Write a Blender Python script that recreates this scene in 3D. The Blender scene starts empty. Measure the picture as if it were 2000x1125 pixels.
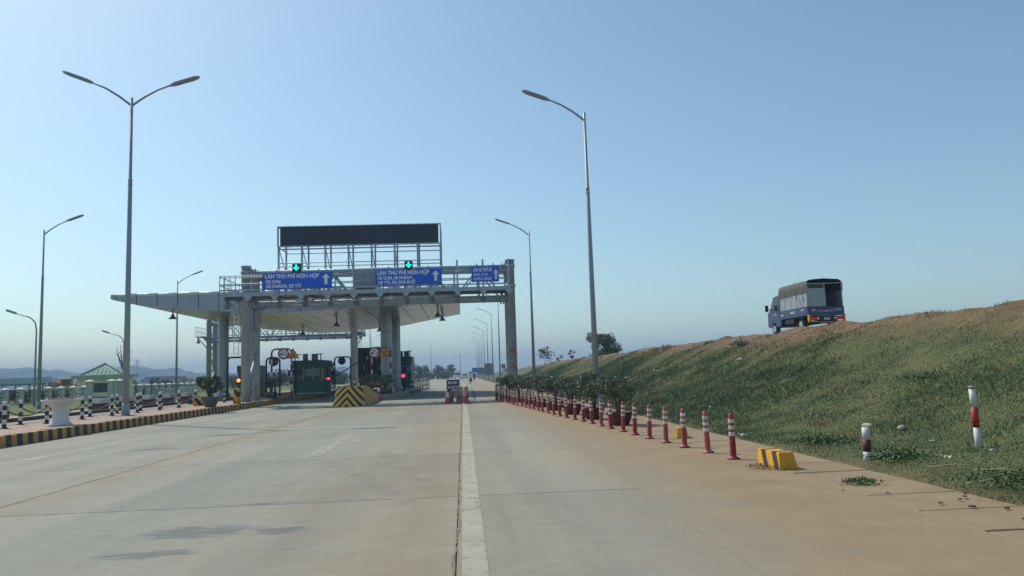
import bpy, bmesh, math, random
import numpy as np
from mathutils import Vector, Matrix
R = math.radians
random.seed(7); rng = np.random.default_rng(7)
S = bpy.context.scene
COL = S.collection

# ------------------------------------------------------------------ camera, sky, sun, exposure
cam_d = bpy.data.cameras.new('camera'); cam = bpy.data.objects.new('camera', cam_d); COL.objects.link(cam)
cam_d.sensor_width = 36.0; cam_d.lens = 36.0 * 1510 / 2000; cam_d.clip_start = 0.1; cam_d.clip_end = 9000
rt = Vector((0.99747724, -0.06240848, -0.03382801)); up = Vector((0.02681081, -0.110036, 0.99356593)); fw = Vector((0.06572924, 0.99196636, 0.10808519))
mw = Matrix.Identity(4)
for i in range(3):
    mw[i][0] = rt[i]; mw[i][1] = up[i]; mw[i][2] = -fw[i]
mw[2][3] = 1.45
cam.matrix_world = mw
S.camera = cam

SUN_EL = R(49); SUN_DIR = Vector((-0.70, 0.71, 0)).normalized()      # horizontal direction towards the sun: ahead and to the left
sunv = Vector((SUN_DIR.x * math.cos(SUN_EL), SUN_DIR.y * math.cos(SUN_EL), math.sin(SUN_EL)))
W = bpy.data.worlds.new('World'); S.world = W; W.use_nodes = True
wn = W.node_tree.nodes; wl = W.node_tree.links
sky = wn.new('ShaderNodeTexSky'); sky.sky_type = 'NISHITA'; sky.sun_disc = False
sky.sun_elevation = SUN_EL; sky.sun_rotation = math.atan2(SUN_DIR.x, SUN_DIR.y)
sky.air_density = 1.0; sky.dust_density = 1.2; sky.ozone_density = 1.3; sky.altitude = 50
bg = wn['Background']; bg.inputs['Strength'].default_value = 0.122
tint = wn.new('ShaderNodeMix'); tint.data_type = 'RGBA'; tint.blend_type = 'MULTIPLY'; tint.inputs[0].default_value = 1; tint.inputs[7].default_value = (.86, 1.0, .96, 1)
wl.new(sky.outputs[0], tint.inputs[6]); wl.new(tint.outputs[2], bg.inputs['Color'])
sd = bpy.data.lights.new('sun', 'SUN'); sd.energy = 3.3; sd.angle = R(0.6); sd.color = (1.0, 0.93, 0.80)
so = bpy.data.objects.new('sun', sd); COL.objects.link(so)
so.rotation_euler = (-sunv).to_track_quat('-Z', 'Y').to_euler(); so.location = (-30, 20, 60)
vs = S.view_settings; vs.view_transform = 'Standard'; vs.look = 'None'; vs.exposure = 0.18; vs.gamma = 1.0; vs.use_curve_mapping = False
S.cycles.max_bounces = 6; S.cycles.volume_bounces = 1; S.cycles.use_denoising = True
S.cycles.transparent_max_bounces = 6; S.cycles.caustics_reflective = False; S.cycles.caustics_refractive = False

# ------------------------------------------------------------------ materials
MATS = {}
def nt(name):
    m = bpy.data.materials.new(name); m.use_nodes = True; MATS[name] = m
    return m, m.node_tree.nodes, m.node_tree.links, m.node_tree.nodes['Principled BSDF']
def _n(N, t, **kw):
    n = N.new(t)
    for k, v in kw.items(): setattr(n, k, v)
    return n
def _noise(N, L, vec, scale, detail=4, rough=.55):
    n = N.new('ShaderNodeTexNoise'); n.inputs['Scale'].default_value = scale; n.inputs['Detail'].default_value = detail; n.inputs['Roughness'].default_value = rough
    if vec is not None: L.new(vec, n.inputs['Vector'])
    return n.outputs['Fac']
def _ramp(N, L, fac, a, b, ca=0., cb=1.):
    n = N.new('ShaderNodeMapRange'); n.inputs['From Min'].default_value = a; n.inputs['From Max'].default_value = b
    n.inputs['To Min'].default_value = ca; n.inputs['To Max'].default_value = cb; n.clamp = True
    L.new(fac, n.inputs['Value']); return n.outputs[0]
def _math(N, L, op, a, b=None, c=None):
    n = N.new('ShaderNodeMath'); n.operation = op
    for i, v in enumerate((a, b, c)):
        if v is None: continue
        if isinstance(v, (int, float)): n.inputs[i].default_value = v
        else: L.new(v, n.inputs[i])
    return n.outputs[0]
def _mix(N, L, fac, a, b, mode='MIX'):
    n = N.new('ShaderNodeMix'); n.data_type = 'RGBA'; n.blend_type = mode
    if isinstance(fac, (int, float)): n.inputs[0].default_value = fac
    else: L.new(fac, n.inputs[0])
    for i, v in ((6, a), (7, b)):
        if isinstance(v, (tuple, list)): n.inputs[i].default_value = (*v[:3], 1)
        else: L.new(v, n.inputs[i])
    return n.outputs[2]
def _bump(N, L, h, B, strength=.3, dist=.02):
    n = N.new('ShaderNodeBump'); n.inputs['Strength'].default_value = strength; n.inputs['Distance'].default_value = dist
    L.new(h, n.inputs['Height']); L.new(n.outputs[0], B.inputs['Normal'])
def pm(name, col, rough=.6, metal=0., var=.18, scale=3., dirt=None, dirt_amt=.4, bump=.0, spec=.4, emit=None, estr=0, island=0., coat=0., objv=0.):
    """plain painted / metal / stone surface with blotchy variation, optional dirt and per-piece tone"""
    m, N, L, B = nt(name)
    g = N.new('ShaderNodeTexCoord').outputs['Object']
    f = _noise(N, L, g, scale, 5)
    v = _ramp(N, L, f, .3, .7, 1 - var, 1 + var * .6)
    hsv = N.new('ShaderNodeHueSaturation'); hsv.inputs['Color'].default_value = (*col, 1)
    if island:
        ge = N.new('ShaderNodeNewGeometry').outputs['Random Per Island']
        iv = _ramp(N, L, ge, 0, 1, 1 - island, 1 + island); v = _math(N, L, 'MULTIPLY', v, iv)
        L.new(_ramp(N, L, ge, 0, 1, .485, .515), hsv.inputs['Hue'])
    if objv:
        oi = N.new('ShaderNodeObjectInfo').outputs['Random']; v = _math(N, L, 'MULTIPLY', v, _ramp(N, L, oi, 0, 1, 1 - objv, 1 + objv)); L.new(_ramp(N, L, oi, 0, 1, 1.0, 1 - objv), hsv.inputs['Saturation'])
    L.new(v, hsv.inputs['Value'])
    c = hsv.outputs[0]
    if dirt:
        d = _ramp(N, L, _noise(N, L, g, scale * 2.3, 6, .65), .48, .72, 0, dirt_amt)
        c = _mix(N, L, d, c, dirt)
    L.new(c, B.inputs['Base Color'])
    B.inputs['Metallic'].default_value = metal; B.inputs['Specular IOR Level'].default_value = spec
    L.new(_ramp(N, L, f, .3, .7, max(0, rough - .07), min(1, rough + .08)), B.inputs['Roughness'])
    if coat: B.inputs['Coat Weight'].default_value = coat; B.inputs['Coat Roughness'].default_value = .1
    if bump: _bump(N, L, _noise(N, L, g, scale * 8, 5, .7), B, bump, .02)
    if emit: B.inputs['Emission Color'].default_value = (*emit, 1); B.inputs['Emission Strength'].default_value = estr
    return m
GALV = pm('galvanised_steel', (.30, .35, .40), .5, .15, .12, 1.2, (.24, .25, .25), .2)
STEEL = pm('grey_painted_steel', (.39, .46, .53), .5, .1, .14, 1.5, (.22, .22, .21), .25)
STEELD = pm('dark_weathered_steel', (.2, .22, .24), .6, .1, .2, 2, (.16, .13, .1), .3)
BLACKM = pm('black_painted_metal', (.02, .022, .027), .5, .1, .2, 3)
CHAINM = pm('dark_chain_iron', (.05, .05, .055), .6, .4)
ALU = pm('aluminium_fascia', (.36, .41, .45), .35, .25, .07, .35, (.33, .33, .32), .3)
ALUCOL = pm('aluminium_column_panel', (.40, .45, .50), .35, .25, .1, .6, (.3, .3, .28), .3)
ALUTOP = pm('bright_bullnose', (.68, .70, .72), .5, .1, .05, 1)
SHADOWGAP = pm('panel_gap_black', (.03, .03, .033), .9)
BLUE = pm('sign_blue', (.018, .125, .72), .42, 0, .1, .8, (.06, .1, .3), .25)
NAVY = pm('sign_navy', (.014, .019, .06), .5, 0, .15, 2, (.08, .08, .1), .3)
WHITE = pm('sign_white', (.88, .89, .89), .5, 0, .06, 2)
LEDB = pm('led_matrix_black', (.034, .042, .07), .5, 0, .15, 6)
REDP = pm('red_plastic', (.42, .026, .032), .55, 0, .25, 5, (.33, .15, .10), .5, objv=.22)
REDT = pm('red_sign_paint', (.45, .02, .02), .5, 0, .1, 2)
WBAND = pm('white_reflective_band', (.66, .63, .57), .5, 0, .15, 7, (.42, .33, .24), .6, objv=.14)
YEL = pm('yellow_paint', (.62, .33, .025), .55, 0, .2, 3, (.3, .2, .09), .45, .15)
YELK = pm('kerb_yellow_paint', (.56, .29, .065), .75, 0, .25, 2, (.22, .18, .12), .6, .2)
BLKK = pm('kerb_black_paint', (.045, .046, .05), .75, 0, .3, 2, (.16, .14, .11), .5, .2)
KERBG = pm('kerb_bare_concrete', (.3, .28, .25), .8, 0, .2, 2, (.2, .17, .13), .5, .2)
TRI = pm('sign_yellow', (.85, .38, .02), .5, 0, .1, 2)
CERAM = pm('white_glazed_urn', (.70, .70, .70), .35, 0, .06, 2, (.45, .42, .38), .3)
SOIL = pm('dry_soil', (.11, .075, .05), .95, 0, .35, 9, None, 0, .6)
MAROON = pm('maroon_pot', (.11, .03, .035), .6, 0, .2, 4, (.2, .13, .09), .45)
GREYPOT = pm('grey_stone_pot', (.1, .105, .12), .6, 0, .25, 4, (.18, .16, .13), .4)
BWBLK = pm('post_black_paint', (.035, .034, .036), .55, 0, .2, 5, (.14, .12, .1), .35)
BWWHT = pm('post_white_paint', (.66, .66, .64), .55, 0, .1, 5, (.4, .36, .3), .4)
REDW = pm('post_red_paint', (.40, .02, .025), .5, 0, .15, 4, (.25, .1, .07), .3)
BROWNRED = pm('post_dark_red_paint', (.11, .028, .03), .6, 0, .2, 4, (.15, .1, .08), .4)
BOOTHG = pm('booth_green', (.02, .15, .095), .5, 0, .12, 2, (.05, .08, .06), .3)
BOOTHW = pm('booth_light_grey', (.42, .45, .46), .5, .1, .1, 2, (.28, .27, .25), .3)
GLASS = pm('dark_window_glass', (.02, .03, .036), .08, 0, .1, 2, spec=.6)
GLASSL = pm('pale_window_glass', (.22, .28, .33), .12, 0, .1, 2, spec=.6)
CONTM = pm('container_dark_maroon', (.035, .014, .025), .6, .1, .25, 1.5, (.08, .05, .045), .4)
RUBBER = pm('rubber_black', (.018, .018, .019), .85)
TRUCKB = pm('truck_navy_paint', (.010, .028, .125), .4, .1, .12, 2, (.08, .07, .06), .3, coat=.4)
TARP = pm('olive_tarpaulin', (.095, .096, .084), .85, 0, .22, 2.5, (.17, .14, .1), .4, .35)
SHEET = pm('worn_sheet_panel', (.36, .41, .44), .5, .15, .12, 2, (.26, .25, .23), .45)
TAIL = pm('tail_light_red', (.5, .01, .01), .3, emit=(1, .03, .02), estr=.12)
CHROME = pm('wheel_rim', (.55, .56, .57), .35, .7)
PLATE = pm('number_plate', (.6, .6, .58), .5, 0, .3, 14)
CAMO = pm('camera_housing', (.5, .52, .54), .45)
WALLG = pm('pale_green_render', (.86, .88, .54), .8, 0, .1, 1.2, (.36, .38, .26), .3)
FENCEG = pm('fence_pillar_pale_green', (.56, .62, .54), .8, 0, .15, 1.2, (.3, .3, .24), .4)
CAPW = pm('pillar_cap_cream', (.62, .61, .52), .75, 0, .1, 2)
ROOFG = pm('green_metal_roof', (.16, .36, .27), .45, .15, .1, 1.5, (.2, .3, .24), .3)
SHEDR = pm('teal_shed_roof', (.04, .10, .105), .95, 0, .12, .5, (.08, .11, .11), .4, spec=.05)
SHEDE = pm('rust_gable', (.22, .12, .10), .7)
EXCY = pm('excavator_yellow', (.62, .36, .03), .5, 0, .12, 2, (.3, .2, .1), .3)
BARK = pm('bark', (.09, .07, .055), .9, 0, .3, 6, None, 0, .5)
LEAFP = pm('potted_leaf', (.13, .155, .09), .4, 0, .2, 3, island=.55, spec=.5)
LEAFA = pm('olive_leaf', (.13, .145, .07), .5, 0, .2, 3, island=.5)
LEAFB = pm('dark_tree_leaf', (.055, .08, .042), .6, 0, .25, .5, island=.5)
LEAFC = pm('mid_tree_leaf', (.10, .135, .06), .6, 0, .25, .5, island=.45)
LEAFW = pm('weed_leaf', (.04, .105, .028), .55, 0, .2, 3, island=.4)
GRASSM = pm('grass_blades', (.118, .172, .068), .7, 0, .3, .5, island=.5)
DRYG = pm('dry_grass_blades', (.27, .215, .115), .8, 0, .25, .5, island=.4)
LITW = pm('litter_plastic', (.52, .51, .47), .5, 0, .15, 9)
STONE = pm('beige_stone', (.42, .36, .27), .85, 0, .2, 9, None, 0, .4)
DIRTC = pm('dark_clod', (.09, .065, .045), .95, 0, .3, 9, None, 0, .5)
STICK = pm('dry_stick', (.30, .23, .14), .9)
CLOTHW = pm('white_shirt', (.65, .66, .68), .85); CLOTHD = pm('dark_clothes', (.03, .032, .045), .85); SKIN = pm('skin', (.38, .22, .15), .6)
CARW = pm('white_car_paint', (.7, .71, .72), .3, 0, .05, 2, coat=.5)
CONEM = pm('faded_cone_orange', (.45, .14, .10), .65, 0, .2, 4, (.35, .25, .2), .4)
BLDG = pm('far_building_wall', (.45, .44, .42), .8); BROOF = pm('far_building_roof', (.3, .2, .17), .8)
GREENL = pm('green_lane_light', (.0, .5, .3), .4, emit=(.0, 1., .55), estr=1.6)
REDL = pm('red_signal_light', (.6, .02, .04), .4, emit=(1, .05, .09), estr=2.2)
AMBL = pm('amber_signal_light', (.7, .25, .05), .4, emit=(1, .33, .05), estr=1.6)

def road_material():
    m, N, L, B = nt('concrete_road')
    pos = N.new('ShaderNodeNewGeometry').outputs['Position']
    sx = N.new('ShaderNodeSeparateXYZ'); L.new(pos, sx.inputs[0]); X, Y = sx.outputs[0], sx.outputs[1]
    big = _noise(N, L, pos, .22, 5); mid = _noise(N, L, pos, 1.4, 6, .62); fine = _noise(N, L, pos, 26, 4, .7)
    mp = N.new('ShaderNodeMapping'); mp.inputs['Scale'].default_value = (1.5, .045, 1); L.new(pos, mp.inputs[0])
    streak = _noise(N, L, mp.outputs[0], 1.0, 5, .6)
    oi = N.new('ShaderNodeObjectInfo').outputs['Random']
    c = _mix(N, L, _ramp(N, L, big, .35, .65), (.25, .246, .205), (.305, .30, .25))
    c = _mix(N, L, _ramp(N, L, streak, .42, .66, 0, .55), c, (.205, .21, .19))
    c = _mix(N, L, _ramp(N, L, mid, .5, .75, 0, .35), c, (.33, .325, .275))
    for wx in (-1.75, -3.75, -7.4, -9.3, .55):
        wd = _math(N, L, 'ABSOLUTE', _math(N, L, 'ADD', _math(N, L, 'SUBTRACT', X, wx), _math(N, L, 'MULTIPLY', _math(N, L, 'SUBTRACT', big, .5), 1.2)))
        c = _mix(N, L, _math(N, L, 'MULTIPLY', _ramp(N, L, wd, .55, .1, 0, .55), _ramp(N, L, streak, .35, .6)), c, (.20, .203, .188))
    mot = _noise(N, L, pos, 5.5, 6, .72)
    c = _mix(N, L, _ramp(N, L, mot, .5, .7, 0, .5), c, (.18, .178, .155))
    c = _mix(N, L, _ramp(N, L, mot, .44, .26, 0, .35), c, (.35, .345, .295))
    # brown dust: from the right shoulder inwards, along the white line and in front of the nose
    wob = _math(N, L, 'MULTIPLY', _math(N, L, 'SUBTRACT', mid, .5), 1.6)
    wob2 = _math(N, L, 'MULTIPLY', _math(N, L, 'SUBTRACT', big, .5), 3.0)
    xx = _math(N, L, 'ADD', _math(N, L, 'ADD', X, wob), wob2)
    xx = _math(N, L, 'ADD', xx, _math(N, L, 'MULTIPLY', _ramp(N, L, Y, 14, 42), .5))
    sand = _math(N, L, 'MULTIPLY', _ramp(N, L, xx, 1.0, 3.0, 0, .92), _ramp(N, L, Y, 90, 45, .45, 1))
    ln = _math(N, L, 'ABSOLUTE', _math(N, L, 'ADD', X, .55))
    sand2 = _math(N, L, 'MULTIPLY', _ramp(N, L, _math(N, L, 'ADD', ln, wob), 1.9, .1), _ramp(N, L, Y, 60, 35, .15, .45))
    sand = _math(N, L, 'MAXIMUM', sand, sand2)
    ny = _math(N, L, 'ABSOLUTE', _math(N, L, 'SUBTRACT', Y, 36.0))
    sand3 = _math(N, L, 'MULTIPLY', _ramp(N, L, _math(N, L, 'ADD', ny, wob2), 7, 1), _ramp(N, L, X, -8, -5.5, 0, .45))
    sand = _math(N, L, 'MAXIMUM', sand, sand3)
    lj = _math(N, L, 'ABSOLUTE', _math(N, L, 'ADD', X, 5.6))
    sand4 = _math(N, L, 'MULTIPLY', _ramp(N, L, _math(N, L, 'ADD', lj, wob), .9, 0), .35)
    sand = _math(N, L, 'MAXIMUM', sand, sand4)
    sc = _mix(N, L, _ramp(N, L, mid, .35, .65), (.255, .178, .098), (.31, .225, .132))
    sc = _mix(N, L, _ramp(N, L, fine, .45, .8, 0, .35), sc, (.175, .13, .085))
    c = _mix(N, L, sand, c, sc)
    # oily / damp stains with their own outlines
    mps = N.new('ShaderNodeMapping'); mps.inputs['Scale'].default_value = (2.6, 13, 1); L.new(pos, mps.inputs[0])
    sn = _noise(N, L, mps.outputs[0], 1.0, 10, .8)
    tot = None
    for (ax, ay, rx, ry, k) in ((-2.6, 7.95, .75, .42, 1), (-1.84, 7.83, .4, .22, 1), (-2.75, 7.02, .55, .22, 1), (-6.9, 18.1, 1.0, .45, .9), (-2.5, 11.15, .35, .25, .7),
                                (-1.5, 11.6, .3, .15, .5), (-3.6, 8.0, .45, .2, .6), (-1.6, 7.0, .4, .15, .6), (-3.2, 24.5, 1.2, .5, .5), (-2.2, 9.55, 1.0, .12, .8), (1.0, 9.5, .5, .12, .5), (.1, 6.6, .3, .2, .4)):
        dx = _math(N, L, 'DIVIDE', _math(N, L, 'SUBTRACT', X, ax), rx); dy = _math(N, L, 'DIVIDE', _math(N, L, 'SUBTRACT', Y, ay), ry)
        d = _math(N, L, 'ADD', _math(N, L, 'MULTIPLY', dx, dx), _math(N, L, 'MULTIPLY', dy, dy))
        e = _math(N, L, 'MULTIPLY', _ramp(N, L, d, 1.5, 0), k)
        tot = e if tot is None else _math(N, L, 'MAXIMUM', tot, e)
    st = _ramp(N, L, _math(N, L, 'ADD', _math(N, L, 'MULTIPLY', tot, .29), sn), .685, .73, 0, .8)
    c = _mix(N, L, st, c, (.115, .12, .125))
    spk = _ramp(N, L, _noise(N, L, pos, 9, 4, .8), .64, .68, 0, .4)
    c = _mix(N, L, spk, c, (.18, .165, .13))
    c = _mix(N, L, _ramp(N, L, fine, .5, .8, 0, .2), c, (.2, .19, .16))
    hs = N.new('ShaderNodeHueSaturation'); L.new(c, hs.inputs['Color']); L.new(_ramp(N, L, oi, 0, 1, .94, 1.05), hs.inputs['Value'])
    L.new(hs.outputs[0], B.inputs['Base Color']); B.inputs['Roughness'].default_value = .85; B.inputs['Specular IOR Level'].default_value = .3
    _bump(N, L, _math(N, L, 'ADD', fine, mid), B, .25, .012)
    return m
ROAD = road_material()
def paint_material(name, col, thr, sc=4, amount=1.):
    """old paint: flakes left on the concrete, bare between"""
    m, N, L, B = nt(name)
    pos = N.new('ShaderNodeNewGeometry').outputs['Position']
    f = _ramp(N, L, _noise(N, L, pos, sc, 8, .75), thr - .09, thr + .09, amount, 0)
    b = _noise(N, L, pos, 1.1, 4)
    L.new(_mix(N, L, _ramp(N, L, b, .35, .65), col, tuple(x * .82 for x in col)), B.inputs['Base Color']); B.inputs['Roughness'].default_value = .8
    L.new(f, B.inputs['Alpha'])
    return m
LINEW = paint_material('worn_white_line', (.41, .375, .295), .63, 5, .95)
LINEF = paint_material('faded_marking', (.43, .42, .36), .56, 5, .85)
LINEG = paint_material('ghost_marking', (.40, .375, .31), .52, 2.2, .5)
SEAL = pm('joint_sealant', (.105, .105, .10), .9, 0, .3, 3, (.2, .17, .13), .5)
CRACKM = pm('crack_filler', (.185, .175, .155), .9, 0, .3, 3)
PAVE = pm('pink_paving', (.36, .25, .20), .85, 0, .2, 1.5, (.3, .23, .17), .5, .2)
SIDEW = pm('sidewalk_grey_pink', (.30, .25, .22), .85, 0, .2, 1.5, (.25, .2, .16), .5, .2)
ASPH = pm('side_road_grey', (.25, .245, .23), .85, 0, .15, .4, (.27, .22, .17), .4, .2)
def ground_material(name, a, b, c2, scale=.05):
    m, N, L, B = nt(name)
    pos = N.new('ShaderNodeNewGeometry').outputs['Position']
    c = _mix(N, L, _ramp(N, L, _noise(N, L, pos, scale, 6, .6), .4, .6), a, b)
    c = _mix(N, L, _ramp(N, L, _noise(N, L, pos, scale * 9, 6, .65), .5, .7, 0, .6), c, c2)
    L.new(c, B.inputs['Base Color']); B.inputs['Roughness'].default_value = .95; B.inputs['Specular IOR Level'].default_value = .1
    _bump(N, L, _noise(N, L, pos, 8, 5, .7), B, .5, .05)
    return m
FIELD = ground_material('field_ground', (.075, .095, .035), (.11, .10, .05), (.15, .115, .07))
HILLM = ground_material('hill_forest', (.035, .055, .03), (.05, .07, .035), (.06, .06, .035), .01)
def bank_material():
    m, N, L, B = nt('embankment_soil')
    pos = N.new('ShaderNodeNewGeometry').outputs['Position']
    s = N.new('ShaderNodeSeparateXYZ'); L.new(pos, s.inputs[0]); X, Y, Z = s.outputs
    n1 = _noise(N, L, pos, .45, 6, .65); n2 = _noise(N, L, pos, 3.5, 6, .7); n3 = _noise(N, L, pos, .16, 4)
    g = _mix(N, L, _ramp(N, L, n1, .38, .62), (.082, .10, .043), (.118, .13, .06))
    g = _mix(N, L, _ramp(N, L, n2, .52, .72, 0, .4), g, (.17, .135, .08))
    dirt = _mix(N, L, _ramp(N, L, n2, .35, .65), (.155, .095, .058), (.23, .15, .092))
    k = _math(N, L, 'ADD', Z, _math(N, L, 'MULTIPLY', _math(N, L, 'SUBTRACT', n1, .5), 1.3))
    k = _math(N, L, 'ADD', k, _math(N, L, 'MULTIPLY', _math(N, L, 'SUBTRACT', n3, .5), 1.3))
    c = _mix(N, L, _ramp(N, L, k, 2.0, 2.75), g, dirt)
    toe = _ramp(N, L, _math(N, L, 'ADD', X, _math(N, L, 'MULTIPLY', _math(N, L, 'SUBTRACT', n2, .5), 1.6)), 5.2, 5.9, .8, 0)
    c = _mix(N, L, toe, c, (.17, .115, .07))
    L.new(c, B.inputs['Base Color']); B.inputs['Roughness'].default_value = .95; B.inputs['Specular IOR Level'].default_value = .1
    _bump(N, L, _math(N, L, 'ADD', n2, _noise(N, L, pos, 22, 5, .7)), B, .5, .03)
    return m
BANK = bank_material()
def soffit_material():
    m, N, L, B = nt('glossy_soffit_strip')
    pos = N.new('ShaderNodeNewGeometry').outputs['Position']
    s = N.new('ShaderNodeSeparateXYZ'); L.new(pos, s.inputs[0])
    fr = _math(N, L, 'FRACT', _math(N, L, 'MULTIPLY', s.outputs[1], 1.5))
    line = _ramp(N, L, fr, .74, .8, 0, .75)
    c = _mix(N, L, _ramp(N, L, _noise(N, L, pos, .5, 4), .35, .65), (.52, .535, .53), (.59, .60, .59))
    c = _mix(N, L, line, c, (.2, .19, .17))
    L.new(c, B.inputs['Base Color']); B.inputs['Roughness'].default_value = .2; B.inputs['Metallic'].default_value = .12
    return m
SOFF = soffit_material()
def chevron_material():
    m, N, L, B = nt('chevron_paint')
    o = N.new('ShaderNodeTexCoord').outputs['Object']
    s = N.new('ShaderNodeSeparateXYZ'); L.new(o, s.inputs[0]); X, Y, Z = s.outputs
    v = _math(N, L, 'ADD', Z, _math(N, L, 'MULTIPLY', _math(N, L, 'ABSOLUTE', X), 1.1))
    v = _math(N, L, 'ADD', v, _math(N, L, 'MULTIPLY', _math(N, L, 'MAXIMUM', _math(N, L, 'SUBTRACT', Y, 1.2), 0), .34))
    fr = _math(N, L, 'FRACT', _math(N, L, 'ADD', _math(N, L, 'MULTIPLY', v, 2.75), .05))
    y = _mix(N, L, _ramp(N, L, _noise(N, L, o, 4, 6, .65), .5, .75, 0, .4), (.86, .43, .02), (.5, .3, .1))
    k = _mix(N, L, _ramp(N, L, _noise(N, L, o, 5, 6, .65), .5, .75, 0, .4), (.03, .032, .036), (.12, .11, .09))
    L.new(_mix(N, L, _ramp(N, L, fr, .48, .5), k, y), B.inputs['Base Color']); B.inputs['Roughness'].default_value = .6
    return m
CHEV = chevron_material()
def diag_material(name, k1, yc=(.72, .36, .02), kx=1.0, off=0.):
    m, N, L, B = nt(name)
    o = N.new('ShaderNodeTexCoord').outputs['Object']
    s = N.new('ShaderNodeSeparateXYZ'); L.new(o, s.inputs[0])
    v = _math(N, L, 'ADD', _math(N, L, 'ADD', _math(N, L, 'MULTIPLY', s.outputs[0], kx), _math(N, L, 'MULTIPLY', s.outputs[1], -1.0)), _math(N, L, 'MULTIPLY', s.outputs[2], .8 if kx else .55))
    fr = _math(N, L, 'FRACT', _math(N, L, 'ADD', _math(N, L, 'MULTIPLY', v, k1), off))
    y = _mix(N, L, _ramp(N, L, _noise(N, L, o, 8, 6, .65), .5, .75, 0, .5), yc, (.34, .2, .07))
    L.new(_mix(N, L, _ramp(N, L, fr, .42, .44), (.035, .035, .038), y), B.inputs['Base Color']); B.inputs['Roughness'].default_value = .7
    _bump(N, L, _noise(N, L, o, 30, 4), B, .3, .01)
    return m
DIAG = diag_material('yellow_black_diagonal', 1.9); DIAGB = diag_material('block_diagonal', 2.6, kx=0., off=.36)

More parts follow.
